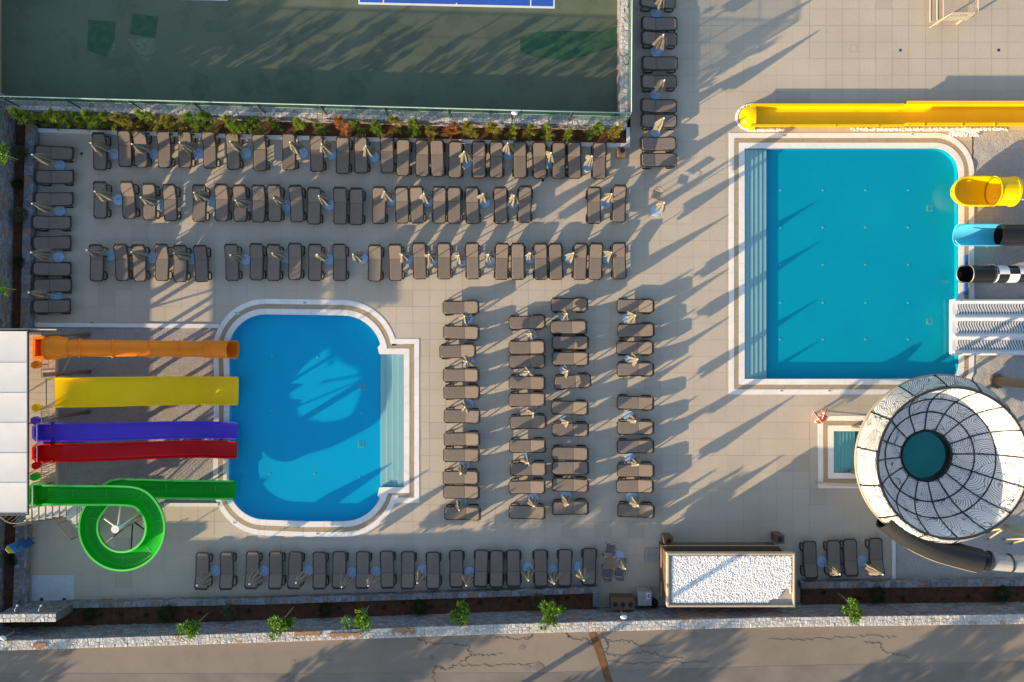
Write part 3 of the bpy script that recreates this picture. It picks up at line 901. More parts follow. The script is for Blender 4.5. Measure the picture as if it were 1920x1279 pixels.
for cx_, cy_, rx, ry in ((550, 82, 32, 24), (745, 75, 38, 34), (553, 155, 38, 40), (492, 158, 14, 22), (660, 170, 26, 20), (405, 50, 26, 12), (375, 162, 20, 24), (462, 165, 12, 18)):
    pts = [(cx_+rx*(1+rnd.uniform(-.12, .12))*math.cos(a*.3927), cy_+ry*(1+rnd.uniform(-.12, .12))*math.sin(a*.3927)) for a in range(16)]
    MB().prism([G(*p) for p in pts], cz-.01, cz+.003+rnd.uniform(0, .001)).build('damp_stain', M['court_damp'], court)
for pl_ in ([(240, 74), (290, 72), (292, 95), (276, 118), (262, 104)], [(208, 104), (218, 92), (214, 80)]):
    MB().prism([G(*p) for p in pl_], cz-.01, cz+.0035).build('scuff_mark', M['court_scuff'], court)

# wall of the court (south run and east run)
WZ = 1.1
wall_run('court_wall', [(x, y-0.22) for x, y in fxy], 0.45, -0.1, WZ, 'low rubble wall under the green court fence behind the hedge', -1, cap_cell=(0.35, 0.22), cap_m='stone_cap', seed=31)
ec = [(ce[0]-0.36, ce[1]+0.24), (ce[0]-0.26, 30)]
wall_run('court_wall', ec, 0.46, -0.1, WZ, 'sunlit rubble wall along the right side of the green court', 1, cap_cell=(0.3, 0.23), cap_m='stone_cap', seed=35)

def fence(label, line, spacing, z0, z1):
    root = thing('court_fence', label, 'fence', (line[0][0], line[0][1], z0))
    pts = [Vector((x, y)) for x, y in line]
    mesh = MB()
    for a, b_ in zip(pts, pts[1:]):
        mesh.add([(a.x, a.y, z0+.03), (b_.x, b_.y, z0+.03), (b_.x, b_.y, z1-.02), (a.x, a.y, z1-.02)], [(0,1,2,3)])
    mesh.build('mesh_netting', M['mesh'], root)
    MB().tube([(p.x, p.y, z1) for p in pts], 0.03, 8).build('top_rail', M['fence_rail'], root, smooth=True)
    MB().tube([(p.x, p.y-.02, (z0+z1)/2+.2) for p in pts], 0.012, 6).build('middle_wire', M['fence_rail'], root)
    for a, b_ in zip(pts, pts[1:]):
        L = (b_-a).length; n = max(1, int(round(L/spacing)))
        for k in range(n):
            p = a.lerp(b_, k/n)
            MB().tube([(p.x, p.y-.05, z0-.1), (p.x, p.y-.05, z1)], 0.035, 8).build('post', M['fence_post'], root, smooth=True)
    p = pts[-1]
    MB().tube([(p.x, p.y, z0-.1), (p.x, p.y, z1+.02)], 0.045, 8).build('post', M['fence_post'], root, smooth=True)
    return root
fence('green mesh fence with pale top rail along the hedge', fxy, 3.1, WZ, 2.7)
fence('green mesh fence along the right side of the court', [(ce[0], ce[1]+.03), (ce[0]+.12, 30)], 3.1, WZ, 2.7)

# hedge planter
hs = [P(x, y, .2) for x, y in [(68, 216), (68, 243), (480, 255), (960, 265.5), (1172, 270), (1172, 236)]]
MB().prism([(p.x, p.y) for p in hs[1:5]] + [(fxy[4][0]-.05, fxy[4][1]-.18), (fxy[3][0], fxy[3][1]-.15), (fxy[2][0], fxy[2][1]-.15), (fxy[1][0]+2.0, fxy[1][1]-.22)], -0.1, 0.2).build('planter_soil', M['soil'], kind='structure')
curb('planter_curb', [(75, 246.5), (480, 258.5), (960, 269.5), (1180, 274.5)], 0.2, -0.1, 0.22, M['curb'], label='thin white curb between the hedge soil and the top lounger row', cat='curb')
curb('planter_curb', [(1177, 271), (1176.5, 241)], 0.2, -0.1, 0.22, M['curb'], label='short white curb at the right end of the hedge planter', cat='curb')

def leaf_blob(mb, n, fn, ln, wd, r, up=0.3):
    """n small two-triangle leaves; fn() -> (pos, outward dir)"""
    for _ in range(n):
        p, d = fn()
        d = (d + Vector((r.uniform(-1,1), r.uniform(-1,1), r.uniform(-.6,1)))*0.75 + Vector((0,0,up))).normalized()
        s = d.cross(Vector((r.uniform(-1,1), r.uniform(-1,1), r.uniform(-1,1))))
        if s.length < 1e-3: continue
        s.normalize()
        l = ln*r.uniform(.6, 1.3); w = wd*r.uniform(.7, 1.3)
        mb.add([p-d*l*.1, p+d*l*.45+s*w*.5, p+d*l, p+d*l*.45-s*w*.5], [(0,1,2,3)])

def conifer(seed, h=2.65, rad=0.52, n=2600):
    r = random.Random(seed)
    stems = []
    lead = [Vector((0, 0, 0)), Vector((r.uniform(-.06, .06), r.uniform(-.06, .06), h*.55)), Vector((r.uniform(-.10, .10), r.uniform(-.10, .10), h))]
    for k in range(26):
        t = r.uniform(.08, .95)
        a = lead[0].lerp(lead[1], t*2) if t < .5 else lead[1].lerp(lead[2], t*2-1)
        an = r.uniform(0, 6.28); ln = rad*(1.05-t)*r.uniform(.6, 1.25)+.06
        stems.append((a, a+Vector((ln*math.cos(an), ln*math.sin(an), ln*r.uniform(.35, 1.1)))))
    stems += [(lead[1], lead[2])]*2
    mb = MB()
    def fn():
        a, b_ = r.choice(stems); t = r.uniform(.15, 1)
        d = Vector((r.gauss(0, 1), r.gauss(0, 1), r.gauss(0, .7)))
        return a.lerp(b_, t)+d*.032, (b_-a).normalized()*1.3+d.normalized()*.5
    leaf_blob(mb, n, fn, .17, .024, r, .2)
    tk = MB().tube(lead, [.022, .014, .004], 5)
    for a, b_ in stems[:12]: tk.tube([a, b_], [.007, .003], 4)
    return mb, tk

con_meshes = []
for s in range(5):
    mb, tk = conifer(100+s)
    t = thing('hedge_conifer', 'x', 'conifer')
    mb.build('foliage', M['leaf_green'], t, raw=True); tk.build('stem', M['bark'], t, raw=True)
    con_meshes.append(t)
plants = [(62,'lime','feathery'),(93,'green','dark'),(128,'lime','tall'),(152,'green','small'),(182,'green','bushy'),(208,'lime','small'),(243,'gold','yellowish'),(290,'lime','bright'),
          (335,'gold','golden'),(370,'green','tall'),(398,'green','bushy'),(434,'lime','tall'),(458,'green','bushy'),(488,'green','round'),(517,'green','slim'),(562,'lime','wide bright'),(602,'green','slim'),
          (641,'rust','browned'),(674,'green','wide bright'),(708,'green','tall'),(742,'gold','yellowing'),(777,'green','vivid'),(810,'gold','slim yellowing'),(845,'rust','dead rusty'),(883,'gold2','golden'),
          (926,'gold2','golden'),(957,'lime','small'),(996,'gold','yellow green'),(1027,'lime','yellow green'),(1065,'lime','slim'),(1110,'green','wide bright'),(1151,'gold','yellow green')]
lc = {'lime':'leaf_lime','green':'leaf_green','gold':'leaf_gold','gold2':'leaf_gold','rust':'leaf_rust'}
word = {'lime':'lime green','green':'green','gold':'yellow green','gold2':'orange tinged','rust':'rust brown'}
for k, (x, c_, w_) in enumerate(plants):
    src = con_meshes[k % 5]
    o = src if k < 5 else copy_tree(src)
    px = 960+(x-960)*0.978
    py = 236+(x-60)*0.0232
    p = P(px, py+rnd.uniform(-2, 2), .2)
    o.location = p
    o.rotation_euler = (rnd.uniform(-.08, .08), rnd.uniform(-.08, .08), rnd.uniform(0, 6.28))
    s = rnd.uniform(.85, 1.1)*(0.8 if 'slim' in w_ or 'small' in w_ else 1.0)
    o.scale = (s*rnd.uniform(.7, 1.0), s*rnd.uniform(.7, 1.0), s*(0.75 if c_ == 'rust' and k > 20 else 1))
    for ch in o.children:
        if ch.name.startswith('foliage'):
            ch.material_slots[0].link = 'OBJECT'; ch.material_slots[0].material = M[lc[c_]]
    o['label'] = '%s %s conifer, %s plant from the left in the hedge' % (w_ if w_ not in word[c_] else 'upright', word[c_], ORD[k])
    o['group'] = 'hedge conifers below the court'

# ------------------------------------------------------------------ trees and shrubs
def citrus(px, py, z0, label, h=1.75, r0=0.42, seed=1, n=420, ztop=None, mname='leaf_citrus'):
    """small staked tree: (px, py) is the crown centre in the photo"""
    r = random.Random(seed)
    zc = z0+h
    c = P(px, py, zc)
    t = thing('citrus_tree', label, 'tree', (c.x, c.y, z0), 'young citrus trees in the planters')
    mb = MB()
    clumps = [(Vector((r.gauss(0,.5), r.gauss(0,.5), r.gauss(0,.42)))*r0, r0*r.uniform(.28, .5)) for _ in range(12)]
    def fn():
        q, rr = r.choice(clumps)
        d = Vector((r.gauss(0,1), r.gauss(0,1), r.gauss(0,1))).normalized()
        return Vector((c.x, c.y, zc))+q+d*rr*r.uniform(.5, 1), d
    leaf_blob(mb, n, fn, .15, .085, r, .1)
    mb.build('crown', M[mname], t)
    tk = MB().tube([(c.x, c.y, z0-.1), (c.x+.03, c.y+.02, z0+h*.5), (c.x, c.y, zc)], [.03, .025, .015], 6)
    for q, rr in clumps[:5]:
        tk.tube([(c.x, c.y, zc-r0*.8), Vector((c.x, c.y, zc))+q], [.014, .006], 5)
    tk.build('trunk', M['bark'], t, smooth=True)
    MB().tube([(c.x+.1, c.y+.08, z0-.1), (c.x+.1, c.y+.08, z0+h*.8)], .018, 6).build('stake', M['beige_steel'], t)
    return t
SZ = 0.36
for k, (x, y, r0, lb) in enumerate([(358, 1179, .44, 'young citrus tree over the stone wall, leftmost of the road side trees'), (527, 1166, .5, 'young citrus tree over the wall below the rounded pool'),
          (675, 1164, .56, 'largest citrus tree, beside orange stains on the wall top'), (862, 1151, .44, 'young citrus tree over the wall, fourth from the left'),
          (1037, 1152, .5, 'bright citrus tree left of the brown bin bench'), (1598, 1139, .44, 'bright citrus tree in the planter right of the kiosk')]):
    citrus(x, y, SZ, lb, 2.1, r0*1.05, 40+k, 800)
for k, (x, y) in enumerate([(-2, 291), (-6, 543)]):
    citrus(x, y, 1.9, ['leafy tree top at the left edge level with the top lounger', 'leafy tree top at the left edge level with the lowest left lounger'][k], 1.3, .45, 60+k, 420)

def shrub(px, py, z0, rad, mname, label, seed):
    r = random.Random(seed)
    c = P(px, py, z0+rad*.7)
    t = thing('round_shrub', label, 'shrub', (c.x, c.y, z0), 'round shrubs in the planters')
    mb = MB()
    def fn():
        d = Vector((r.gauss(0,1), r.gauss(0,1), abs(r.gauss(0,1))-.35)).normalized()
        return Vector((c.x, c.y, z0+rad*.55))+d*rad*r.uniform(.55, .95)*(1+.12*math.sin(5*d.x+seed)*math.cos(6*d.y)), d
    leaf_blob(mb, int(900*rad/.42), fn, .085, .045, r, .15)
    mb.build('foliage', M[mname], t)
    MB().tube([(c.x, c.y, z0-.1), (c.x, c.y, z0+rad)], [.03, .012], 6).build('stem', M['bark'], t)
    return t
for k, (x, y, r0, mn, lb) in enumerate([(166, 1153, .34, 'leaf_dark', 'dim dark shrub in the soil right of the shower wall'), (311, 1152, .46, 'leaf_dark', 'dark green round shrub left of the leftmost citrus tree'),
        (429, 1148, .40, 'leaf_sage', 'sage grey shrub between the two left citrus trees'), (609, 1144, .36, 'leaf_dark', 'dark green shrub left of the largest citrus tree'),
        (787, 1139, .40, 'leaf_dark', 'dark green round shrub between third and fourth citrus trees'), (1010, 1128, .42, 'leaf_sage', 'sage grey shrub at the right end of the long planter'),
        (1646, 1116, .45, 'leaf_dark', 'dark round shrub right of the kiosk side citrus tree'), (1880, 1114, .43, 'leaf_dark', 'dark round shrub near the lower right corner')]):
    shrub(x, y, SZ, r0, mn, lb, 200+k)
for k, (x, y, r0, mn, lb) in enumerate([(38, 287, .42, 'leaf_sage', 'sage grey shrub in left planter beside the topmost left lounger'), (38, 403, .42, 'leaf_sage', 'sage grey shrub in the left planter, middle one'),
        (37, 492, .32, 'leaf_dark', 'dark green shrub in the left planter beside the column of loungers'), (33, 345, .25, 'leaf_dark', 'tiny dark plant between the two sage shrubs at left'),
        (25, 1050, .36, 'leaf_dark', 'dark shrub beneath the blue surfboard sign')]):
    shrub(x, y, .3, r0, mn, lb, 230+k)
def seedling(px, py, z0, k, label):
    r = random.Random(k)
    c = P(px, py, z0)
    t = thing('seedling', label, 'plant', c, 'seedlings dotted along the planter soil')
    mb = MB()
    def fn():
        d = Vector((r.gauss(0,1), r.gauss(0,1), abs(r.gauss(0,.6)))).normalized()
        return c+d*r.uniform(.02, .09), d
    leaf_blob(mb, 40, fn, .1, .035, r, .4)
    mb.build('foliage', M[r.choice(['leaf_dark', 'leaf_dark', 'leaf_sage'])], t)
sl = [(190,1153),(227,1151),(275,1154),(354,1146),(375,1149),(468,1146),(573,1138),(637,1139),(662,1135),(720,1139),(756,1130),(808,1137),(900,1129),(938,1124),(973,1126),(1045,1122),(1063,1122),(1092,1120)]
for k, (x, y) in enumerate(sl): seedling(x, y, SZ, 300+k, '%s tiny seedling from the left in the long bottom planter' % ORD[k])
sl = [(1510,1117),(1545,1111),(1612,1121),(1693,1122),(1725,1124),(1772,1122),(1815,1119),(1855,1121),(1910,1114)]
for k, (x, y) in enumerate(sl): seedling(x, y, SZ, 330+k, '%s tiny seedling from the left in the planter right of the kiosk' % ORD[k])

# ------------------------------------------------------------------ sun loungers
def rounded_slab(w, y0, y1, z0, z1, ch0=0.0, ch1=0.0, dz=0.0, e=0.012):
    """slab from y0 to y1 rising by dz, corners cut by ch0 at y0 and ch1 at y1"""
    o = []
    if ch0: o += [(-w+ch0, y0), (w-ch0, y0), (w, y0+ch0*1.2)]
    else: o += [(-w, y0), (w, y0)]
    if ch1: o += [(w, y1-ch1*1.2), (w-ch1, y1), (-w+ch1, y1), (-w, y1-ch1*1.2)]
    else: o += [(w, y1), (-w, y1)]
    if ch0: o += [(-w, y0+ch0*1.2)]
    n = len(o)
    zz = lambda y: dz*(y-y0)/(y1-y0)
    cy = (y0+y1)/2
    ins = [(x*(1-e/w*1.4), cy+(y-cy)*(1-e*2/(y1-y0))) for x, y in o]
    vs = [(x, y, z0+zz(y)) for x, y in o]+[(x, y, z1-e+zz(y)) for x, y in o]+[(x, y, z1+zz(y)) for x, y in ins]
    fs = [tuple(range(n-1, -1, -1)), tuple(range(2*n, 3*n))]
    fs += [(k, (k+1) % n, n+(k+1) % n, n+k) for k in range(n)]+[(n+k, n+(k+1) % n, 2*n+(k+1) % n, 2*n+k) for k in range(n)]
    return MB().add(vs, fs)

def make_lounger(dz=.25):
    t = thing('sun_lounger', 'x', 'sun lounger')
    w = 0.318
    rounded_slab(w, -0.94, 0.19, 0.33, 0.385, .11, 0).build('seat', M['sling'], t, raw=True)
    rounded_slab(w, 0.20, 0.90, 0.335, 0.39, 0, .09, dz).build('backrest', M['sling'], t, raw=True)
    fr = MB()
    for s in (-1, 1):
        fr.beam((s*.345, -.87, .33), (s*.345, .22, .33), .055, .08)
        fr.beam((s*.345, .22, .33), (s*.345, .90, .33+dz*.93), .055, .08)
    fr.beam((-.27, -.962, .33), (.27, -.962, .33), .055, .08)
    fr.beam((-.30, .965, .33+dz), (.30, .965, .33+dz), .09, .08)
    for s in (-1, 1): fr.beam((s*.345, .88, .32+dz*.9), (s*.27, .965, .33+dz), .06, .08)
    for s in (-1, 1): fr.beam((s*.345, -.86, .33), (s*.26, -.965, .33), .045, .07)
    fr.build('frame', M['frame'], t, raw=True)
    for s in (-1, 1):
        for y0, y1 in ((-.86, -.42), (.38, .88)):
            pts = [(s*.34, y0, .31), (s*.39, y0-.0, .16), (s*.40, y0+.08, .03), (s*.40, (y0+y1)/2, .025), (s*.40, y1-.1, .03), (s*.39, y1-.02, .18), (s*.35, y1-.06, .36 if y0 < 0 else .30+dz*.8)]
            MB().tube(crom(pts, 3), .036, 6).build('leg', M['frame'], t, raw=True, smooth=True)
    return t
LV = [make_lounger(.19), make_lounger(.15), make_lounger(.25)]; used = [False]*3; ln_ = [0]
def lounger(px, py, rot, label, group):
    k = ln_[0] if ln_[0] < 3 else rnd.choice([0, 0, 1, 2]); ln_[0] += 1
    o = LV[k] if not used[k] else copy_tree(LV[k])
    used[k] = True
    p = P(px, py, .40)
    o.location = (p.x, p.y, 0)
    o.rotation_euler = (0, 0, R(rot))
    o['label'] = label; o['group'] = group
    return o
row1 = [(187,285),(234,279),(264,280),(308,281),(347,281),(393,282),(437,284),(487,287),(542,285),(594,288),(643,292),(677,291),(726,291),(756,296),(792,297),(820,297),(854,300),(898,300),(931,300),(975,300),(1012,301),(1048,301),(1077,301),(1124,302)]
row2 = [(188,376),(241,376),(280,379),(319,381),(374,382),(416,381),(450,382),(485,383),(515,382),(556,383),(589,387),(638,387),(668,388),(711,386),(754,385),(782,385),(824,385),(852,385),(886,386),(939,386),(984,384),(1114,386),(1161,383)]
row3 = [(181,494),(228,493),(261,494),(304,493),(338,495),(377,495),(435,493),(481,492),(513,493),(553,491),(591,493),(637,493),(703,494),(742,493),(787,490),(833,490),(886,490),(941,491),(971,491),(1014,491),(1042,491),(1088,491),(1117,491),(1161,490)]
leftc = [(102,287),(103,332),(102,374),(98,418),(98,456),(98,505),(99,536),(97,575)]
colA = [(864,577),(864.6,624),(858,659),(864.5,704),(865.5,736),(866,781),(866,824),(865,854),(864,896),(865,923),(867,963)]
colB = [(988,605),(988,652),(988,678),(988,718),(988,750),(990,792),(989,837),(990,880),(988,914),(988,961)]
colC = [(1067,572),(1066,614),(1069,643),(1069,673),(1073,716),(1068,765),(1069,806),(1069,851),(1069,878),(1069,910),(1069,953)]
colD = [(1191,574),(1192,620),(1190,653),(1191,693),(1191,756),(1191,802.5),(1191,838),(1191.5,882.5),(1190,912),(1192,958)]
bott = [(379,1071),(425,1070),(473,1069),(517,1069),(553,1069.5),(599,1070),(636,1069),(680,1069),(726,1068),(765,1069),(812,1070),(856,1067),(902,1066),(931,1067),(963,1066),(1014,1066),(1059,1065),(1105,1063)]
rightb = [(1519,1050),(1564,1048),(1595,1046),(1643,1044)]
topr = [(1233,3),(1236,45),(1236,73),(1237,119),(1235,154),(1235,199),(1235.5,227),(1234,270),(1235,300)]
for lst, rot, phr, grp in ((row1, 0, 'from the left in the row nearest the hedge', 'top row of loungers'), (row2, 0, 'from the left in the second row below the hedge', 'second row of loungers'),
        (row3, 0, 'from the left in the row just above the rounded pool', 'third row of loungers'), (leftc, 90, 'from top in the column along the left wall', 'left wall loungers'),
        (colA, -90, 'from top in the column nearest the rounded pool', 'first poolside column'), (colB, -90, 'from top in second column right of the rounded pool', 'second poolside column'),
        (colC, -90, 'from top in third column right of the rounded pool', 'third poolside column'), (colD, -90, 'from top in the column nearest the square pool', 'fourth poolside column'),
        (bott, 180, 'from the left in the shaded bottom row along the planter', 'bottom row of loungers'), (rightb, 180, 'from the left in the short row right of the kiosk', 'loungers by the kiosk'),
        (topr, 90, 'from top in the column right of the court', 'loungers beside the court')):
    for k, (x, y) in enumerate(lst):
        extra = rnd.uniform(-2.2, 2.2)
        if lst is colC and k == 4: extra = 4.5
        if lst is rightb: extra = 1.5
        lounger(x, y, rot+extra, '%s brown sun lounger %s' % (ORD[k], phr), grp)

# ------------------------------------------------------------------ closed parasols
def make_parasol(seed):
    r = random.Random(seed)
    t = thing('closed_parasol', 'x', 'parasol')
    b_ = MB()
    pts = [(.31*math.cos(R(22.5+45*k)), .31*math.sin(R(22.5+45*k))) for k in range(8)]
    b_.prism(pts, 0, .07)
    b_.build('base', M['base_blue'], t, raw=True)
    MB().lathe([(.05, .07), (.05, .22), (.03, .24)], 10).build('base_sleeve', M['steel_white'], t, raw=True, smooth=True)
    MB().tube([(0, 0, .07), (0, 0, 2.5)], .022, 8).build('pole', M['steel_white'], t, raw=True, smooth=True)
    # folded canopy: eight loose folds of unequal width hanging from the crown
    NP = 6; rings = [(2.46, .03), (2.25, .22), (1.9, .50), (1.55, .85), (1.32, 1.0), (1.16, .92)]
    amp = [r.uniform(.20, .42) for _ in range(NP)]; ang = [2*math.pi*k/NP+r.uniform(-.2, .2) for k in range(NP)]
    end = [r.uniform(-.10, .12) for _ in range(NP)]; tw = [r.uniform(-.25, .25) for _ in range(NP)]
    vs = []
    for i, (z, f) in enumerate(rings):
        for k in range(NP):
            a = ang[k]+tw[k]*f
            nx = ang[(k+1) % NP]+(2*math.pi if k == NP-1 else 0)
            half = .33
            zz = z+(end[k] if i >= 4 else 0)
            for da, rr in ((-half, amp[k]*.80*f+.02), (0, amp[k]*f+.025), (half, amp[k]*.80*f+.02)):
                vs.append((rr*math.cos(a+da), rr*math.sin(a+da), zz))
            vm = (ang[k]+nx)/2+tw[k]*f
            rv = .05+.09*f
            vs.append((rv*math.cos(vm), rv*math.sin(vm), zz-.02))
    n = NP*4; fs = []
    for i in range(len(rings)-1):
        for k in range(n):
            l = (k+1) % n
            fs.append((i*n+k, (i+1)*n+k, (i+1)*n+l, i*n+l))
    fs.append(tuple(range(n-1, -1, -1)))
    MB().add(vs, fs).build('canopy', M['canopy'], t, raw=True)
    for k in range(NP):
        a = ang[k]+tw[k]
        e = 1.14+end[k]
        MB().tube([(.02*math.cos(ang[k]), .02*math.sin(ang[k]), 2.44), ((amp[k]*.5+.04)*math.cos(ang[k]+tw[k]*.5), (amp[k]*.5+.04)*math.sin(ang[k]+tw[k]*.5), 1.9),
                   ((amp[k]+.035)*math.cos(a), (amp[k]+.035)*math.sin(a), e-.05)], .008, 5).build('rib', M['beige_steel'], t, raw=True)
    MB().lathe([(0, 2.56), (.035, 2.54), (.05, 2.48), (.03, 2.44)], 8).build('finial', M['steel_white'], t, raw=True, smooth=True)
    return t
UM = [make_parasol(500+k) for k in range(6)]; uu = [False]*6; un = [0]
def parasol(px, py, label, group):
    k = un[0] % 6; un[0] += 1
    o = UM[k] if not uu[k] else copy_tree(UM[k])
    uu[k] = True
    p = P(px, py, .05)
    o.location = (p.x, p.y, 0)
    o.rotation_euler = (R(rnd.uniform(-1.2, 1.2)), R(rnd.uniform(-1.2, 1.2)), rnd.uniform(0, 6.28))
    o['label'] = label; o['group'] = group
u1 = [(214,289),(289,290),(372.5,289),(461,288),(567.5,287.5),(622,290),(701,295),(875,306),(952.5,291),(1030,306),(1102,312)]
u2 = [(222.5,375),(302.5,384),(397.5,379),(471,389),(537.5,386),(617.5,384.5),(734,376),(802.5,379),(909,380),(962,382),(1137,381)]
u3 = [(207.5,479),(286,484),(360,486),(460,487),(536,484),(616,487),(680,485),(765,486),(814,487),(867,489),(920,487),(994,485),(1067,485),(1138,484)]
ul = [(112.5,311),(112.5,396),(110,482.5),(105,555)]
uA = [(877,598),(879,678),(878,758),(870,872),(865,940)]
uB = [(996,628),(991,694),(999,768),(989,857),(1000,934)]
uC = [(1056,591),(1059,694),(1060,784),(1061,930)]
uD = [(1177,596),(1181,672.5),(1180,781),(1182,860),(1184,932)]
ub = [(404,1071),(494,1071),(577.5,1070),(660,1074),(704.5,1072),(792.5,1069),(881,1073.5),(990,1065),(1036,1069),(1086,1063.5)]
urb = [(1541,1054),(1616,1053)]
ut = [(1230,24),(1230,97.5),(1229,177.5),(1229,247.5)]
for lst, phr, grp in ((u1, 'from left in the row nearest the hedge', 'parasols of the top row'), (u2, 'from left in the second row below the hedge', 'parasols of the second row'),
        (u3, 'from left in the row above the rounded pool', 'parasols of the third row'), (ul, 'from the top beside the left wall loungers', 'parasols by the left wall'),
        (uA, 'from top in the column nearest the rounded pool', 'parasols of the first column'), (uB, 'from top in second column right of the rounded pool', 'parasols of the second column'),
        (uC, 'from top in third column right of the rounded pool', 'parasols of the third column'), (uD, 'from the top in the column nearest the square pool', 'parasols of the fourth column'),
        (ub, 'from the left in the shaded bottom lounger row', 'parasols of the bottom row'), (urb, 'from the left right of the kiosk', 'parasols by the kiosk'),
        (ut, 'from the top beside the green court', 'parasols by the court')):
    for k, (x, y) in enumerate(lst):
        parasol(x, y, '%s closed beige parasol %s' % (ORD[k], phr), grp)
parasol(1229.5, 395, 'closed beige parasol standing alone beside a chair', 'parasols standing apart')
parasol(1159.5, 1043, 'closed beige parasol beside the wooden dining table', 'parasols standing apart')

# ------------------------------------------------------------------ slide tower with five slides into the rounded pool
PZ = 3.2                                            # platform level
XE = P(104, 0, PZ).x; XW = -26.8
YN = P(0, 624, PZ).y; YS = P(0, 950, PZ).y
tw = thing('slide_tower', 'cream slide tower platform under a white canvas roof at left', 'slide tower', (XW, YS, 0))
nb = 26
for k in range(nb):
    y0 = YS+(YN-YS)*k/nb; y1 = YS+(YN-YS)*(k+1)/nb
    MB().box(XW, XE, y0+.006, y1-.006, PZ-.05, PZ).build('floor_board', M['platform'], tw)
MB().box(XW+.02, XE-.02, YS+.02, YN-.02, PZ-.28, PZ-.055).build('floor_frame', M['beige_steel'], tw)
for y in (YN-.1, (YN+YS)/2+1.6, (YN+YS)/2-1.4, YS+.15):
    for x in (XW+.12, XE-.25):
        MB().tube([(x, y, -.1), (x, y, PZ-.28)], .11, 12).build('column', M['brown_steel'], tw, smooth=True)
for ya, yb in ((YN-.1, (YN+YS)/2+1.6), ((YN+YS)/2-1.4, YS+.15)):
    MB().beam((XW+.12, ya, .2), (XW+.12, yb, PZ-.35), .07).build('brace', M['beige_steel'], tw)
    MB().beam((XW+.12, yb, .2), (XW+.12, ya, PZ-.35), .07).build('brace', M['beige_steel'], tw)
    MB().beam((XE-.25, ya, .4), (XE-.25, yb, PZ-.45), .06).build('brace', M['beige_steel'], tw)
# front columns that rise past the platform edge
for (x, y, xt, yt, h) in ((166, 628, 81, 626, 4.25), (168, 697, 80, 702, 4.2), (166, 773, 76, 789, 4.2)):
    g = G(x, y)
    MB().tube([(g[0], g[1], -.1), (g[0], g[1], h)], .10, 12).build('column', M['brown_steel'], tw, smooth=True)
# canvas roof in panels
RZ = 4.85
rx0, rx1 = XW-.3, P(51, 0, RZ).x
ry = [P(0, y, RZ).y for y in (622, 680.5, 737, 793, 850, 905.5, 962)]
for a, b_ in zip(ry, ry[1:]):
    mb = MB(); n = 8
    for i in range(n):
        t0, t1 = i/n, (i+1)/n
        z = lambda t: RZ+.05-.025*math.sin(math.pi*t)
        ya, yb = a+(b_-a)*(.004+.992*t0), a+(b_-a)*(.004+.992*t1)
        mb.add([(rx0, ya, z(t0)), (rx1, ya, z(t0)), (rx1, yb, z(t1)), (rx0, yb, z(t1)), (rx0, ya, z(t0)-.02), (rx1, ya, z(t0)-.02), (rx1, yb, z(t1)-.02), (rx0, yb, z(t1)-.02)],
               [(3,2,1,0),(4,5,6,7),(0,1,5,4),(1,2,6,5),(2,3,7,6),(3,0,4,7)])
    mb.build('roof_panel', M['canvas'], tw)
for y in ry: MB().beam((rx0, y, RZ+.06), (rx1+.05, y, RZ+.06), .014, .012).build('roof_seam', M['pad'], tw)
MB().tube([(rx1+.06, ry[0]+.1, RZ+.02), (rx1+.06, ry[-1]-.1, RZ+.02)], .045, 8).build('roof_edge_beam', M['dark_steel'], tw)
MB().tube([(rx0, ry[-1]-.08, RZ+.02), (rx1+.06, ry[-1]-.08, RZ+.02)], .045, 8).build('roof_edge_beam', M['dark_steel'], tw)
MB().tube([(rx0, ry[0]+.12, RZ-.02), (P(104, 0, RZ).x, ry[0]+.10, RZ-.1)], .04, 8).build('roof_edge_beam', M['beige_steel'], tw)
for y in (ry[0], ry[3], ry[-1]):
    for x in (rx0+.15, rx1-.25):
        MB().tube([(x, y+(-.1 if y > -4 else .1), PZ), (x, y+(-.1 if y > -4 else .1), RZ)], .045, 8).build('roof_post', M['beige_steel'], tw)
# railings with thin balusters
def railing(root, a, b_, h=1.05, step=.13, m='beige_steel', r=.012, n='railing', bars=True):
    a = Vector(a); b_ = Vector(b_)
    mb = MB().tube([a+Vector((0,0,h)), b_+Vector((0,0,h))], .024, 6)
    mb.tube([a+Vector((0,0,.1)), b_+Vector((0,0,.1))], .016, 6)
    L = (b_-a).length; k = max(1, int(L/step))
    if bars:
        for i in range(k+1):
            p = a.lerp(b_, i/k); mb.beam(p+Vector((0,0,.1)), p+Vector((0,0,h)), r*1.6)
    else:
        for q in (.3, .5, .7, .9): mb.tube([a+Vector((0,0,h*q)), b_+Vector((0,0,h*q))], r, 5)
    for p in (a, b_): mb.tube([p, p+Vector((0,0,h))], .026, 6)
    return mb.build(n, M[m], root)
railing(tw, (XW+.05, YS, PZ), (XW+.05, YN, PZ))
railing(tw, (XW, YN-.05, PZ), (XE-.1, YN-.05, PZ))
for ya, yb in ((693, 706), (764, 790), (868, 902)):
    railing(tw, (XE-.1, P(0, ya, PZ).y, PZ), (XE-.1, P(0, yb, PZ).y, PZ))
# start tub frames between slides: small blue-white mesh gates
for y in (683, 774, 884):
    a = P(77, y-9, 4.0); b_ = P(99, y+9, 3.6)
    mb = MB()
    for k in range(6):
        yy = a.y+(b_.y-a.y)*k/5
        mb.tube([(a.x, yy, PZ+.75), (b_.x, yy, PZ+.75)], .014, 5)
    mb.tube([(a.x, a.y, PZ+.75), (a.x, b_.y, PZ+.75), (b_.x, b_.y, PZ+.75), (b_.x, a.y, PZ+.75)], .02, 6, closed=True)
    for x in (a.x, b_.x):
        for yy in (a.y, b_.y): mb.tube([(x, yy, PZ), (x, yy, PZ+.75)], .02, 5)
    mb.build('gate', M['beige_steel'], tw)

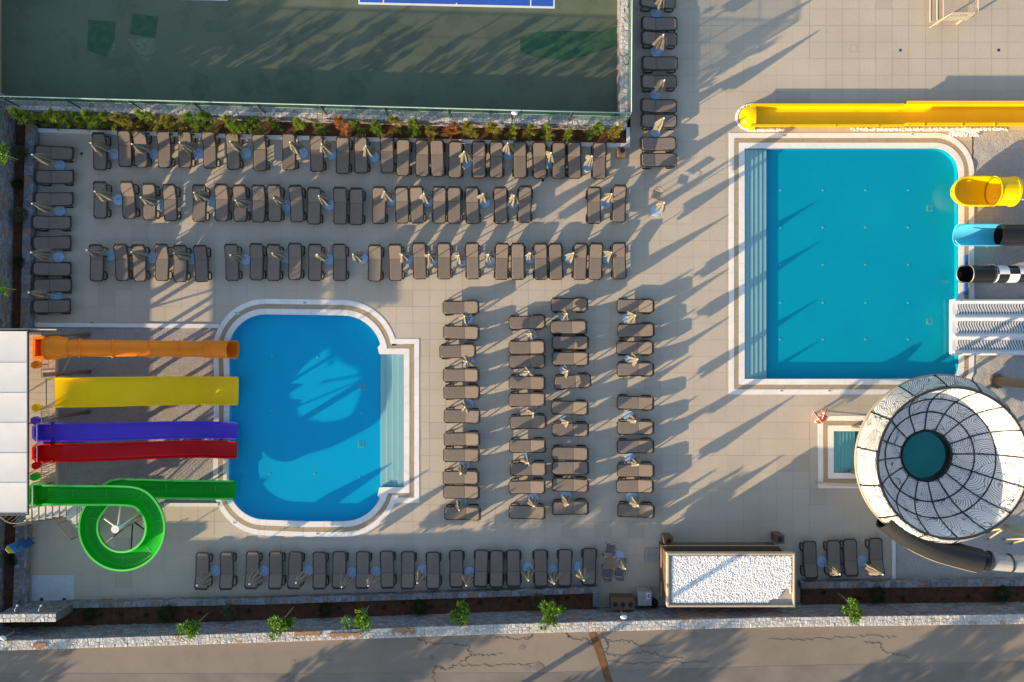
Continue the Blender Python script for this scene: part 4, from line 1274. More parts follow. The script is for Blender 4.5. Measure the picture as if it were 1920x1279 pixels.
# stairs at the south end of the tower
stz = thing('tower_stairs', 'pale steel staircase with thin railings below the slide tower', 'stairs', (P(110, 960, 1.5).x, P(110, 960, 1.5).y, 0))
yN_, yS_ = P(0, 946, 2).y, P(0, 970, 2).y
xs = [P(46+i*13.3, 0, 3.0-.3*i).x for i in range(7)]
for i in range(6):
    z = PZ-.28*(i+1)
    MB().box(xs[i]+.02, xs[i+1]+.10, yS_-.02*i, yN_, z-.05, z).build('tread', M['white_gel'], stz)
lz = PZ-.28*7
lx0, lx1 = xs[6]+.0, xs[6]+1.05
ly1, ly0 = yN_, P(0, 976, lz).y
MB().box(lx0, lx1, ly0, ly1, lz-.06, lz).build('landing', M['white_gel'], stz)
for i in range(4):
    z = lz-.25*(i+1)
    MB().box(lx0+.12+.05*i, lx1, ly0-.26*(i+1), ly0-.26*i-.01, z-.05, z).build('tread', M['white_gel'], stz)
for s in (yS_+.03, yN_-.03):
    MB().beam((xs[0], s, PZ-.22), (xs[6], s, lz-.12), .05, .16).build('stringer', M['beige_steel'], stz)
def srail(a, b_):
    return railing(stz, a, b_, .95, .16, 'brown_steel', .012, bars=False)
srail((xs[0], yS_-.05, PZ-.28), (xs[6], yS_-.05, lz)); srail((lx1, ly1, lz), (lx1, ly0, lz)); srail((lx1, ly0, lz), (lx1+.1, ly0-1.05, lz-1.0))
srail((lx0, ly0, lz), (lx0+.2, ly0-1.05, lz-1.0))
cr = [P(0, 970, PZ+.9), P(15, 980, PZ+.8), P(32, 982, PZ+.7), P(50, 978, PZ+.6)]
mb = MB().tube(crom(cr, 5), .025, 6)
for q in crom(cr, 5)[::2]: mb.tube([q, (q.x+.35, q.y+.5, PZ)], .012, 5)
mb.build('curved_railing', M['beige_steel'], stz)
for x in (lx0+.1, lx1-.1): MB().tube([(x, ly1-.1, -.05), (x, ly1-.1, lz)], .05, 8).build('column', M['brown_steel'], stz)

# --- slide profiles
def u_prof(w, h, r, t=.035, lip=.07, n=5):
    inn = [(-w, h)]
    for k in range(n+1):
        a = math.pi+math.pi/2*k/n; inn.append((-w+r+r*math.cos(a), r+r*math.sin(a)))
    for k in range(n+1):
        a = 1.5*math.pi+math.pi/2*k/n; inn.append((w-r+r*math.cos(a), r+r*math.sin(a)))
    inn.append((w, h))
    outp = [(w+lip, h), (w+lip, h-.04), (w+t, h-.045)]
    for k in range(n+1):
        a = 2*math.pi-math.pi/2*k/n; outp.append((w-r+(r+t)*math.cos(a), r+(r+t)*math.sin(a)))
    for k in range(n+1):
        a = 1.5*math.pi-math.pi/2*k/n; outp.append((-w+r+(r+t)*math.cos(a), r+(r+t)*math.sin(a)))
    outp += [(-w-t, h-.045), (-w-lip, h-.04), (-w-lip, h)]
    return inn+outp
def c_prof(r, a0=0, a1=360, t=.03, n=24):
    """open arc shell, angles from the right, counter-clockwise, centre at (0, 0)"""
    inn = [(r*math.cos(R(a0+(a1-a0)*k/n)), r*math.sin(R(a0+(a1-a0)*k/n))) for k in range(n+1)]
    return inn+[((r+t)*math.cos(R(a1-(a1-a0)*k/n)), (r+t)*math.sin(R(a1-(a1-a0)*k/n))) for k in range(n+1)]
def grow(prof, d):
    cx = sum(p[0] for p in prof)/len(prof); cy = sum(p[1] for p in prof)/len(prof)
    return [(x+d*(1 if x > cx else -1), y+d*(1 if y > cy else -1)) for x, y in prof]
def part_path(path, t0, t1):
    n = len(path)-1
    def at(t):
        i = min(n-1, int(t*n)); return path[i].lerp(path[i+1], t*n-i)
    k = max(2, int((t1-t0)*n)+1)
    return [at(t0+(t1-t0)*i/k) for i in range(k+1)]
def zfall(z0, z1, n=24, flat0=.05, flat1=.22):
    out = []
    for i in range(n+1):
        t = i/n
        u = min(1, max(0, (t-flat0)/(1-flat0-flat1)))
        s = u*u*(3-2*u)*.55+u*.45
        out.append(z0+(z1-z0)*s)
    return out
def fall_path(pA, pB, z0, z1, n=24, f0=.05, f1=.22):
    zs = zfall(z0, z1, n, f0, f1)
    a = P(pA[0], pA[1], z0); b_ = P(pB[0], pB[1], z1)
    return [Vector((a.x+(b_.x-a.x)*i/n, a.y+(b_.y-a.y)*i/n, zs[i])) for i in range(n+1)]

# yellow family slide
ys = fall_path((103, 735.5), (447, 733.5), PZ+.05, .28)
t = thing('wide_slide', 'wide yellow open slide running into the rounded pool', 'slide', (ys[-1].x, ys[-1].y, 0))
MB().sweep(ys, u_prof(.70, .16, .07)).build('chute', M['yellow'], t, smooth=True, auto=35)
for q in (.18, .34, .5, .66, .82):
    MB().sweep(part_path(ys, q, q+.003), [(-.69, .004), (.69, .004), (.69, .008), (-.69, .008)]).build('joint', M['yellow'], t)
MB().beam((ys[0].x+.12, ys[0].y-.72, PZ+1.0), (ys[0].x+.12, ys[0].y+.72, PZ+1.0), .035).build('start_bar', M['brown_steel'], t)
for s in (-.72, .72): MB().beam((ys[0].x+.12, ys[0].y+s, PZ), (ys[0].x+.12, ys[0].y+s, PZ+1.0), .04).build('start_post', M['yellow'], t)
def legs(root, path, ts, off=.0, m='dark_steel', r=.07):
    for q in ts:
        p = part_path(path, q, min(1, q+.01))[0]
        MB().tube([(p.x, p.y+off, -.1), (p.x, p.y+off, p.z-.05)], r, 10).build('support', M[m], root, smooth=True)
        MB().beam((p.x, p.y-.45, p.z-.1), (p.x, p.y+.45, p.z-.1), .07).build('crossbar', M[m], root)
legs(t, ys, (.26, .62))

# violet and red racing slides
for nm, mk, a, b_, col in (('violet', 'purple', (104, 809.5), (446, 807.5), 'violet'), ('red', 'red', (104, 848), (445, 843.5), 'red')):
    pth = fall_path(a, b_, PZ+.05, .28)
    t = thing('body_slide', '%s open slide %s' % (col, 'between the yellow and red slides' if nm == 'violet' else 'between the violet and green slides'), 'slide', (pth[-1].x, pth[-1].y, 0))
    MB().sweep(pth, u_prof(.40, .26, .16)).build('chute', M[mk], t, smooth=True, auto=35)
    for q in (.29, .40, .62, .83):
        MB().sweep(part_path(pth, q, q+.003), [(-.3, .006), (.3, .006), (.3, .012), (-.3, .012)]).build('joint', M[mk], t)
    # start tub with bevelled back corners
    p0 = pth[0]; x1 = p0.x+.02; x0 = P(64, 0, PZ+.3).x
    out_ = [(x1, p0.y+.47), (x0+.25, p0.y+.50), (x0, p0.y+.28), (x0, p0.y-.28), (x0+.25, p0.y-.50), (x1, p0.y-.47)]
    inn_ = [(x1, p0.y+.38), (x0+.3, p0.y+.40), (x0+.12, p0.y+.22), (x0+.12, p0.y-.22), (x0+.3, p0.y-.40), (x1, p0.y-.38)]
    mb = MB(); n = 6
    mb.add([(x, y, PZ+.5) for x, y in out_]+[(x, y, PZ+.5) for x, y in inn_]+[(x, y, PZ+.04) for x, y in inn_]+[(x, y, PZ+.02) for x, y in out_],
           [(k, k+1, n+k+1, n+k) for k in range(n-1)]+[(n+k, n+k+1, 2*n+k+1, 2*n+k) for k in range(n-1)]+[tuple(range(2*n, 3*n))]+[(3*n+k, 3*n+k+1, k+1, k) for k in range(n-1)])
    mb.build('start_tub', M[mk], t)
    MB().tube([(x0+.55, p0.y-.45, PZ+1.0), (x0+.55, p0.y+.45, PZ+1.0)], .022, 8).build('start_bar', M['steel_white'], t)
    for s in (-.47, .47): MB().tube([(x0+.55, p0.y+s, PZ), (x0+.55, p0.y+s, PZ+1.0)], .024, 8).build('start_post', M['steel_white'], t)
    legs(t, pth, (.3, .65))

# orange tube slide
ot = fall_path((96, 652.5), (443, 656), PZ+.55, .62, 26, .03, .16)
t = thing('tube_slide', 'orange closed tube slide at the top of the slide tower', 'slide', (ot[-1].x, ot[-1].y, 0))
main = part_path(ot, 0, .83)
MB().tube(main, .43, 24, caps=False).build('tube', M['orange'], t, smooth=True)
MB().tube(main, .40, 24, caps=False).build('tube_lining', M['orange'], t, smooth=True)
endp = part_path(ot, .80, .955)
MB().sweep(endp, c_prof(.44, 90, 450, .035, 28)).build('exit_section', M['orange'], t, smooth=True, auto=35)
lipp = part_path(ot, .955, 1.0)
MB().sweep(lipp, c_prof(.44, 168, 372, .035, 20)).build('exit_lip', M['orange'], t, smooth=True, auto=35)
MB().sweep(lipp[-2:], c_prof(.42, 180, 360, .08, 16)).build('exit_rim', M['orange'], t, smooth=True, auto=35)
for q in (.15, .31, .49, .65, .795, .83):
    MB().sweep(part_path(ot, q, q+.008), c_prof(.43, 0, 359, .06, 24)).build('flange', M['orange'], t, smooth=True, auto=35)
MB().sweep(part_path(ot, .02, .80), [(-.015, .42), (.015, .42), (.015, .455), (-.015, .455)]).build('seam_rib', M['orange'], t)
p0 = ot[0]; x0 = P(61, 0, PZ+.5).x
mb = MB().tube([(x0+.80, p0.y, PZ+.50), (p0.x+.32, p0.y, PZ+.50), (p0.x+.5, p0.y, PZ+.48), (p0.x+.85, p0.y, PZ+.42)], [.60, .60, .56, .44], 28, caps=False)
mb.tube([(x0+.78, p0.y, PZ+.50), (x0+.86, p0.y, PZ+.50)], .63, 28, caps=False)
mb.build('start_hood', M['orange'], t, smooth=True, auto=35)
mb = MB().sweep([Vector((x0, p0.y, PZ+.02)), Vector((x0+.15, p0.y, PZ+.02)), Vector((p0.x+.5, p0.y, PZ+.02))], u_prof(.42, .45, .2, .12, .14))
mb.box(x0-.04, x0+.1, p0.y-.46, p0.y+.46, PZ, PZ+.44)
mb.build('start_tub', M['orange'], t, smooth=True, auto=35)
legs(t, [Vector((p.x, p.y, p.z-.4)) for p in ot], (.26, .6, .85))

# green looping slide
gz0 = PZ+.05
def ringpt(a, z, r=62): return P(237+r*math.cos(R(a)), 986-r*math.sin(R(a)), z)
gp = [P(90, 925, gz0+.03), P(106, 925, gz0+.01), P(132, 925.5, gz0-.15), P(180, 926, gz0-.35), P(215, 926, gz0-.5)]
for k, a in enumerate(range(65, -226, -29)):
    gp.append(ringpt(a, gz0-.62-.105*k))
gp += [P(222, 915, 1.35), P(262, 913, 1.15), P(320, 914.5, .85), P(380, 915.5, .5), P(420, 916, .35), P(443, 916, .32)]
gpath = crom(gp, 6)
t = thing('looping_slide', 'green open slide with a full loop beside the stairs', 'slide', (gpath[-1].x, gpath[-1].y, 0))
gpr = u_prof(.445, .50, .38, .035, .06, 7)
MB().sweep(gpath, gpr).build('chute', M['green'], t, smooth=True, auto=35)
for s, nm in ((-1, 'rim'), (1, 'rim')):
    MB().sweep(gpath, [(.425, .505), (.52, .505), (.52, .525), (.425, .525)] if s > 0 else [(-.52, .505), (-.425, .505), (-.425, .525), (-.52, .525)]).build('rim', M['green_lip'], t, smooth=True, auto=35)
for q in (.1, .17, .24, .33, .42, .5, .58, .66, .75, .85, .93):
    MB().sweep(part_path(gpath, q, q+.0016), [(-.28, .012), (.28, .012), (.28, .018), (-.28, .018)]).build('joint', M['green_lip'], t)
p0 = gpath[0]; x0 = P(55, 0, PZ+.4).x
out_ = [(p0.x+.1, p0.y+.56), (x0+.25, p0.y+.60), (x0, p0.y+.38), (x0, p0.y-.38), (x0+.25, p0.y-.60), (p0.x+.1, p0.y-.56)]
inn_ = [(p0.x+.1, p0.y+.46), (x0+.3, p0.y+.48), (x0+.12, p0.y+.3), (x0+.12, p0.y-.3), (x0+.3, p0.y-.48), (p0.x+.1, p0.y-.46)]
mb = MB(); n = 6
mb.add([(x, y, PZ+.55) for x, y in out_]+[(x, y, PZ+.55) for x, y in inn_]+[(x, y, PZ+.06) for x, y in inn_]+[(x, y, PZ+.02) for x, y in out_],
       [(k, k+1, n+k+1, n+k) for k in range(n-1)]+[(n+k, n+k+1, 2*n+k+1, 2*n+k) for k in range(n-1)]+[tuple(range(2*n, 3*n))]+[(3*n+k, 3*n+k+1, k+1, k) for k in range(n-1)])
mb.build('start_tub', M['green'], t)
MB().tube([(x0+.55, p0.y-.55, PZ+1.05), (x0+.55, p0.y+.55, PZ+1.05)], .024, 8).build('start_bar', M['steel_white'], t)
for s in (-.57, .57): MB().tube([(x0+.55, p0.y+s, PZ), (x0+.55, p0.y+s, PZ+1.05)], .026, 8).build('start_post', M['steel_white'], t)
g = G(275, 965)
MB().tube([(g[0], g[1], -.1), (g[0], g[1], 3.45)], .16, 16).build('mast', M['steel'], t, smooth=True)
MB().lathe([(0, 3.47), (.2, 3.47), (.2, 3.43)], 16, g).build('mast_cap', M['white_plastic'], t)
for a, zt in ((100, 2.5), (40, 2.3), (-20, 2.15), (-80, 1.95), (-140, 1.75), (160, 2.0)):
    q = ringpt(a, zt-.15, 50)
    MB().tube([(g[0], g[1], 3.2 if a > 30 else 1.6), q], .04, 8).build('arm', M['steel_white'] if a > 30 else M['dark_steel'], t, smooth=True)
legs(t, gpath, (.14,), 0, 'dark_steel', .08)
legs(t, gpath, (.80, .9), 0, 'dark_steel', .06)

# small coloured signal boxes at the slide starts
for (x, y, mk, w_) in ((67, 684.5, 'orange', 'orange'), (68, 765, 'yellow', 'yellow'), (66, 789, 'purple', 'violet'), (68, 873.5, 'red', 'red'), (65, 894.5, 'green', 'green')):
    z = PZ+1.0
    p = P(x, y, z)
    t = thing('signal_box', 'small %s box on a post at the start of the %s slide' % (w_, w_), 'signal box', (p.x, p.y, PZ), 'signal boxes on the slide platform')
    pts = [(p.x+.2*math.cos(R(30+60*k))*1.0, p.y+.2*math.sin(R(30+60*k))) for k in range(6)]
    MB().prism(pts, z-.22, z+.1).build('box', M[mk], t)
    MB().tube([(p.x, p.y, PZ), (p.x, p.y, z-.22)], .03, 8).build('post', M['steel'], t)

# ------------------------------------------------------------------ slides on the right
# low yellow run-out trough
yp = [P(x, 220, .08) for x in (1404, 1440, 1480, 1520, 1600, 1690)]
yp2 = [P(x, 219.5, .08) for x in (1690, 1760, 1840, 1905, 1960, 2060)]
t = thing('run_out_slide', 'long yellow run-out trough above the square pool', 'slide', (yp[0].x, yp[0].y, 0))
MB().sweep(yp, u_prof(.50, .36, .10, .04, .13)).build('trough', M['yellow'], t, smooth=True, auto=35)
MB().sweep(yp2, u_prof(.50, .66, .10, .04, .17)).build('trough', M['yellow'], t, smooth=True, auto=35)
for x in (1560, 1640, 1720, 1790, 1850):
    a = P(x, 220, .08)
    MB().sweep([a, a+Vector((.04, 0, 0))], [(.5, .37), (.66, .37), (.66, .40), (.5, .40)] if x < 1690 else [(.5, .67), (.70, .67), (.70, .70), (.5, .70)]).build('joint', M['yellow'], t)
nose = MB()
c = P(1413, 221, 0)
pf = []
for k in range(9):
    a = math.pi/2*k/8; pf.append((.70*math.cos(a)**.8 if k < 8 else 0, .50*math.sin(a)))
for i in range(17):
    a = math.pi/2+math.pi*i/16
    for r_, z_ in pf: nose.v.append((c.x+r_*math.cos(a)*1.15, c.y+r_*math.sin(a), z_))
q = len(pf)
for i in range(16):
    for k in range(q-1): nose.f.append((i*q+k, (i+1)*q+k, (i+1)*q+k+1, i*q+k+1))
nose.add([(c.x, c.y+.70*math.cos(math.pi*k/16), .50*math.sin(math.pi*k/16)) for k in range(17)], [tuple(range(17))])
nose.build('nose', M['yellow'], t, smooth=True, auto=50)
pe = MB(); r2 = random.Random(12)
def pebbles(mb, r, fn, n, s):
    for _ in range(n):
        x, y, z = fn(r)
        q = s*r.uniform(.6, 1.3)
        vs = [(x+q*r.uniform(.8,1.2), y, z), (x-q*r.uniform(.8,1.2), y, z), (x, y+q*r.uniform(.8,1.2), z), (x, y-q*r.uniform(.8,1.2), z), (x+q*r.uniform(-.3,.3), y+q*r.uniform(-.3,.3), z+q*r.uniform(.6,1)), (x, y, z-q*.6)]
        mb.add(vs, [(0,2,4),(2,1,4),(1,3,4),(3,0,4),(2,0,5),(1,2,5),(3,1,5),(0,3,5)])
def pf1(r):
    if r.random() < .2:
        a = R(r.uniform(95, 265)); return (c.x+.86*math.cos(a)*1.08+r.uniform(-.05, .05), c.y+.74*math.sin(a), r.uniform(.0, .03))
    seg = r.choice([(1412, 1470, 243, 246.5), (1595, 1890, 240.5, 245.5), (1620, 1890, 241, 245.5), (1780, 1835, 243, 256)])
    p = P(r.uniform(seg[0], seg[1]), r.uniform(seg[2], seg[3]), 0); return (p.x, p.y, r.uniform(.0, .04))
pebbles(pe, r2, pf1, 1500, .045)
pe.build('white_pebbles', M['pebble'], label='loose white pebbles along the yellow trough', cat='pebbles', kind='stuff')

# yellow half-open tube
def tube_thing(name, label, y, r, z, x_open0, x_open1, x_end, mk, mk2, lipang=(165, 375)):
    t = thing(name, label, 'slide', (P(x_open0, y, 0).x, P(x_open0, y, 0).y, 0))
    a = [P(x_open0+(x_open1-x_open0)*k/6, y, z) for k in range(7)]
    return t, a
t = thing('tube_slide', 'short yellow tube slide with open mouth over the square pool', 'slide', (*G(1800, 360), 0))
zc = .95; rr = .74
xc_ = P(1816, 359, zc).x; xe_ = P(1868, 359, zc).x; yc_ = P(0, 359, zc).y; al = .80
rings_ = [(xc_-al*math.cos(R(u)), rr*math.sin(R(u))) for u in (6, 18, 32, 48, 64, 78, 90)]+[(xc_+(xe_-xc_)*k/3, rr) for k in (1, 2, 3)]
for nm_, off_ in (('scoop', 0.0), ('scoop_shell', .035)):
    mb = MB(); pn = 22
    for x_, w_ in rings_:
        for k in range(pn+1):
            an = R(180+180*k/pn); mb.v.append((x_-(off_ if x_ < xc_ else 0), yc_+(w_+off_)*math.cos(an), zc+(w_*.62+.38*rr*(w_/rr)**.5+off_)*math.sin(an)))
    for i in range(len(rings_)-1):
        for k in range(pn): mb.f.append((i*(pn+1)+k, (i+1)*(pn+1)+k, (i+1)*(pn+1)+k+1, i*(pn+1)+k+1))
    mb.build(nm_, M['yellow'], t, smooth=True)
rl = [(x_, yc_+w_+.02, zc+.02) for x_, w_ in rings_][::-1]+[(x_, yc_-w_-.02, zc+.02) for x_, w_ in rings_]
MB().tube(rl, .06, 8).build('rim', M['yellow'], t, smooth=True)
b_ = [P(x, 359.5, zc+.02) for x in (1862, 1880, 1900)]
MB().sweep(b_, c_prof(rr-.02, 90, 450, .04, 32)).build('tube', M['yellow'], t, smooth=True, auto=35)
MB().sweep([b_[0], b_[0]+Vector((.06, 0, 0))], c_prof(rr-.02, 90, 450, .08, 32)).build('flange', M['yellow'], t, smooth=True, auto=35)
MB().sweep([b_[2]-Vector((.12, 0, 0)), b_[2]], c_prof(rr-.02, 90, 450, .08, 32)).build('flange', M['yellow'], t, smooth=True, auto=35)
MB().sweep([b_[2], P(1960, 360, zc+.3), P(2100, 360, zc+1.2)], u_prof(.5, .5, .4, .04, .05)).build('upper_trough', M['pale_green'], t, smooth=True, auto=35)
MB().tube([(b_[1].x, b_[1].y-.3, -.1), (b_[1].x, b_[1].y-.3, .3)], .1, 10).build('support', M['steel'], t)

# cyan and black slide
t = thing('half_pipe_slide', 'cyan half-pipe slide end joined to a black tube', 'slide', (*G(1800, 442), 0))
zc = .8; rr = .56
a = [P(x, 441.5, zc) for x in (1797, 1815, 1840, 1865, 1880)]
MB().sweep(a, c_prof(rr-.03, 172, 368, .05, 20)).build('chute', M['cyan'], t, smooth=True, auto=35)
for s in (-1, 1): MB().tube(crom([(a[0].x-.18, a[0].y+s*rr*.45, zc+.05), (a[0].x-.05, a[0].y+s*rr*.85, zc+.09), (a[1].x-.1, a[1].y+s*rr, zc+.1), (a[-1].x, a[-1].y+s*rr, zc+.1)], 4), .04, 8).build('rim', M['cyan'], t, smooth=True)
MB().sweep([P(1872, 441.5, zc+.0), P(1920, 441.5, zc+.15), P(2080, 441.5, zc+1.2)], c_prof(rr-.05, 90, 450, .05, 28)).build('tube', M['black_gel'], t, smooth=True, auto=35)
MB().tube([(a[3].x, a[3].y, -.1), (a[3].x, a[3].y, .25)], .1, 10).build('support', M['steel'], t)

# black and chequered tube
t = thing('tube_slide', 'black tube slide with black and white chequered body', 'slide', (*G(1800, 515), 0))
zc = .75; rr = .44
a = [P(x, 514.5, zc) for x in (1803, 1820, 1840, 1858)]
MB().sweep(part_path(a, 0, .28), c_prof(rr, 165, 375, .035, 22)).build('exit_lip', M['black_gel'], t, smooth=True, auto=35)
MB().sweep(part_path(a, .28, 1), c_prof(rr, 90, 450, .035, 28)).build('exit_section', M['black_gel'], t, smooth=True, auto=35)
lipc = [(a[0].x-.30*math.sin(R(q_))+.0, a[0].y+rr*math.cos(R(q_)), zc+.06) for q_ in range(0, 181, 18)]
xq = part_path(a, .28, 1)[0].x
MB().tube([(xq, a[0].y+rr+.02, zc+.1)]+lipc+[(xq, a[0].y-rr-.02, zc+.1)], .03, 8).build('rim', M['steel'], t, smooth=True)
MB().tube([(xq, a[0].y+rr*math.cos(R(q_))*1.04, zc+rr*math.sin(R(q_))*1.04) for q_ in range(0, 181, 15)], .03, 8).build('rim', M['steel'], t, smooth=True)
MB().add([(x, y, z) for x, y, z in lipc]+[(a[0].x+.05, a[0].y+rr*.95*math.cos(R(q_)), zc-.38) for q_ in range(0, 181, 18)], [(k, k+1, 11+k+1, 11+k) for k in range(10)]).build('lip_front', M['black_gel'], t, smooth=True)
ck = MB().sweep([P(1858, 514.5, zc), P(1920, 514.5, zc+.12), P(2080, 514.5, zc+1.0)], c_prof(rr-.01, 90, 450, .035, 28))
ck_o = ck.build('chequered_tube', M['chequer'], t, smooth=True, auto=35)
MB().sweep([P(1857, 514.5, zc), P(1860, 514.5, zc)], c_prof(rr, 90, 450, .055, 28)).build('flange', M['dark_steel'], t, smooth=True, auto=35)
for k in range(16):
    an = R(10+k*160/15)
    MB().lathe([(0, .012), (.014, .008), (.016, 0)], 6).build('bolt', M['steel_white'], t, raw=True).location = Vector((P(1861, 0, zc).x, P(0, 514.5, zc).y+(rr+.05)*math.cos(an), zc+(rr+.05)*math.sin(an)))-t.location
for s in (-1, 1):
    MB().beam((P(1811, 0, .2).x, a[0].y+s*.35, .2), (P(1811, 0, .2).x, a[0].y+s*1.1, .2), .16, .16).build('support_beam', M['sign_dark'], t)

# white multi-lane slide
t = thing('racer_slide', 'white three-lane racer slide with black wavy print', 'slide', (*G(1800, 613), 0))
zz = .45
x0, x1 = P(1786, 0, zz).x, P(2060, 0, zz).x
ya, yb = P(0, 667, zz).y, P(0, 561, zz).y
mb = MB(); rc = .12
mb.prism([(x0+rc, ya), (x1, ya), (x1, yb), (x0+rc, yb), (x0+.03, yb-.03), (x0, yb-rc), (x0, ya+rc), (x0+.03, ya+.03)], .12, zz-.06)
mb.build('bed', M['white_gel'], t)
W_ = (yb-ya)
rails = [(ya, ya+.22), (ya+W_/3-.13, ya+W_/3+.13), (ya+2*W_/3-.13, ya+2*W_/3+.13), (yb-.22, yb)]
for y0, y1 in rails:
    MB().sweep([Vector((x0+.10, (y0+y1)/2, zz-.065)), Vector((x1, (y0+y1)/2, zz-.065))], [(-(y1-y0)/2, 0), ((y1-y0)/2, 0), ((y1-y0)/2-.03, .13), (0.0, .17), (-(y1-y0)/2+.03, .13)]).build('lane_divider', M['white_gel'], t, smooth=True, auto=40)
for (p_, q_) in zip(rails, rails[1:]):
    MB().box(x0+.28, x1, p_[1]+.08, q_[0]-.08, zz-.07, zz-.045).build('lane_mat', M['zebra'], t)
for y in (ya+.11, yb-.11): MB().lathe([(0, .02), (.03, .015), (.035, 0)], 8).build('bolt', M['dark_steel'], t, raw=True).location = Vector((x0+.42, y, zz+.10))-t.location
for x in (x0+1.0, x0+3.0): MB().box(x-.08, x+.08, ya+.3, yb-.3, -.1, .12).build('support_beam', M['steel'], t)

# column of the slide tower that stands beyond the right edge
g = G(1868, 715)
t = thing('slide_column', 'thick brown steel column right of the square pool', 'column', (g[0], g[1], 0))
MB().tube([(g[0], g[1], -.1), (g[0], g[1], 7.5)], .26, 20).build('shaft', M['brown_steel'], t, smooth=True)
MB().lathe([(.26, .12), (.42, .12), (.42, 0)], 16, g).build('base_plate', M['brown_steel'], t)
for k in range(8):
    an = R(45*k+10); MB().lathe([(0, .17), (.03, .165), (.03, .12)], 6, (g[0]+.35*math.cos(an), g[1]+.35*math.sin(an))).build('anchor_bolt', M['steel'], t)

# ------------------------------------------------------------------ big bowl slide
BX, BY = 21.5, -5.95
bowl = thing('bowl_slide', 'huge white bowl slide with woven line print and black ribs', 'bowl slide', (BX, BY, 0))
RIM_R, RIM_Z, FL_R, FL_Z, HO_R, HO_Z = 3.66, 4.75, 4.22, 3.6, 1.27, 2.15
def bowl_z(r):
    u = (r-HO_R)/(RIM_R-HO_R)
    return HO_Z+(RIM_Z-HO_Z)*(.27*u+.73*u**4.5)
NS = 16
for k in range(NS):
    a0 = 2*math.pi*k/NS+.06; a1 = 2*math.pi*(k+1)/NS+.06
    for r0, r1 in ((HO_R, 2.3), (2.3, 3.02), (3.02, RIM_R)):
        mb = MB(); nr, na = 8, 8; vs = []
        for i in range(nr+1):
            r = r0+(r1-r0)*i/nr
            for j in range(na+1):
                an = a0+(a1-a0)*(j/na)
                vs.append((BX+r*math.cos(an), BY+r*math.sin(an), bowl_z(r)-.03))
        vs += [(x, y, z-.04) for x, y, z in vs]
        N_ = (nr+1)*(na+1); fs = []
        for i in range(nr):
            for j in range(na):
                q = (i*(na+1)+j, i*(na+1)+j+1, (i+1)*(na+1)+j+1, (i+1)*(na+1)+j)
                fs.append(q[::-1]); fs.append(tuple(N_+x for x in q))
        mb.add(vs, fs)
        po = mb.build('bowl_panel', M['bowl_white'], bowl, smooth=True)
for k in range(NS):
    an = 2*math.pi*k/NS+.06
    pts = [(BX+r*math.cos(an), BY+r*math.sin(an), bowl_z(r)+.05) for r in [HO_R+(RIM_R-HO_R)*i/9 for i in range(10)]]
    MB().tube(pts, .035, 6).build('rib', M['black'], bowl, smooth=True)
for r in (2.3, 3.02):
    pts = [(BX+r*math.cos(2*math.pi*i/64), BY+r*math.sin(2*math.pi*i/64), bowl_z(r)+.05) for i in range(64)]
    MB().tube(pts, .038, 6, closed=True).build('ring_rib', M['black'], bowl, smooth=True)
MB().lathe([(RIM_R-.03, RIM_Z+.02), (RIM_R+.08, RIM_Z+.03), (RIM_R+.08, RIM_Z-.06), (RIM_R-.03, RIM_Z-.05)], 72, (BX, BY)).build('rim', M['dark_steel'], bowl, smooth=True, auto=30)
MB().lathe([(HO_R+.08, HO_Z+.09), (HO_R-.03, HO_Z+.10), (HO_R-.06, HO_Z-.35), (HO_R+.02, HO_Z-.35), (HO_R+.10, HO_Z-.02)], 48, (BX, BY)).build('drop_ring', M['black_gel'], bowl, smooth=True, auto=40)
# printed weave: overlapping fans of parallel arcs, laid on the shell as thin film
def weave(place, ok, u0, u1, v0, v1, step, seed, h0=.004, lw=.0105):
    r = random.Random(seed); pts = []
    nu = int((u1-u0)/step)+1; nv = int((v1-v0)/step)+1
    for i in range(nu+1):
        for j in range(nv+1):
            pts.append((u0+(i+r.uniform(-.35, .35))*step, v0+(j+r.uniform(-.35, .35))*step))
    r.shuffle(pts)
    wm, lm = MB(), MB()
    for k, (cu, cv) in enumerate(pts):
        th = r.choice([0, 60, 120, 180, 240, 300])+r.uniform(-18, 18); half = r.uniform(52, 72)
        h = h0+k*.00010; ra, nl, gp_ = r.uniform(.16, .26), 5, .09
        def ringq(mb, r0, r1, h):
            n = 9; prev = None
            for i in range(n+1):
                an = R(th-half+2*half*i/n)
                q = [(cu+rr_*math.cos(an), cv+rr_*math.sin(an)) for rr_ in (r0, r1)]
                if prev and all(ok(*x) for x in prev+q):
                    mb.add([place(*prev[0], h), place(*prev[1], h), place(*q[1], h), place(*q[0], h)], [(0, 1, 2, 3)])
                prev = q
        for i in range(nl): ringq(wm, ra+i*gp_, ra+(i+1)*gp_, h)
        for i in range(nl+1): ringq(lm, ra+i*gp_-lw, ra+i*gp_+lw, h+.0006)
    return wm, lm
def pl_b(x, y, h): return (BX+x, BY+y, bowl_z(min(RIM_R, max(HO_R, math.hypot(x, y))))+h)
wm, lm = weave(pl_b, lambda x, y: HO_R+.05 < math.hypot(x, y) < RIM_R-.03, -RIM_R, RIM_R, -RIM_R, RIM_R, .40, 77)
wm.build('print_ground', M['bowl_white'], bowl, kind='stuff'); lm.build('print_lines', M['print_black'], bowl, kind='stuff')
SL = math.hypot(RIM_R+.05-FL_R, RIM_Z-FL_Z)
def pl_s(u, v, h):
    f = min(1, max(0, v/SL)); r = FL_R+(RIM_R+.05-FL_R)*f; an = u/4.0
    return (BX+(r+h*.9+.012)*math.cos(an), BY+(r+h*.9+.012)*math.sin(an), FL_Z+(RIM_Z-.03-FL_Z)*f**.8+h*.45+.02)
wm, lm = weave(pl_s, lambda u, v: .03 < v < SL-.06, 0, 2*math.pi*4.0, 0, SL, .42, 78, lw=.018)
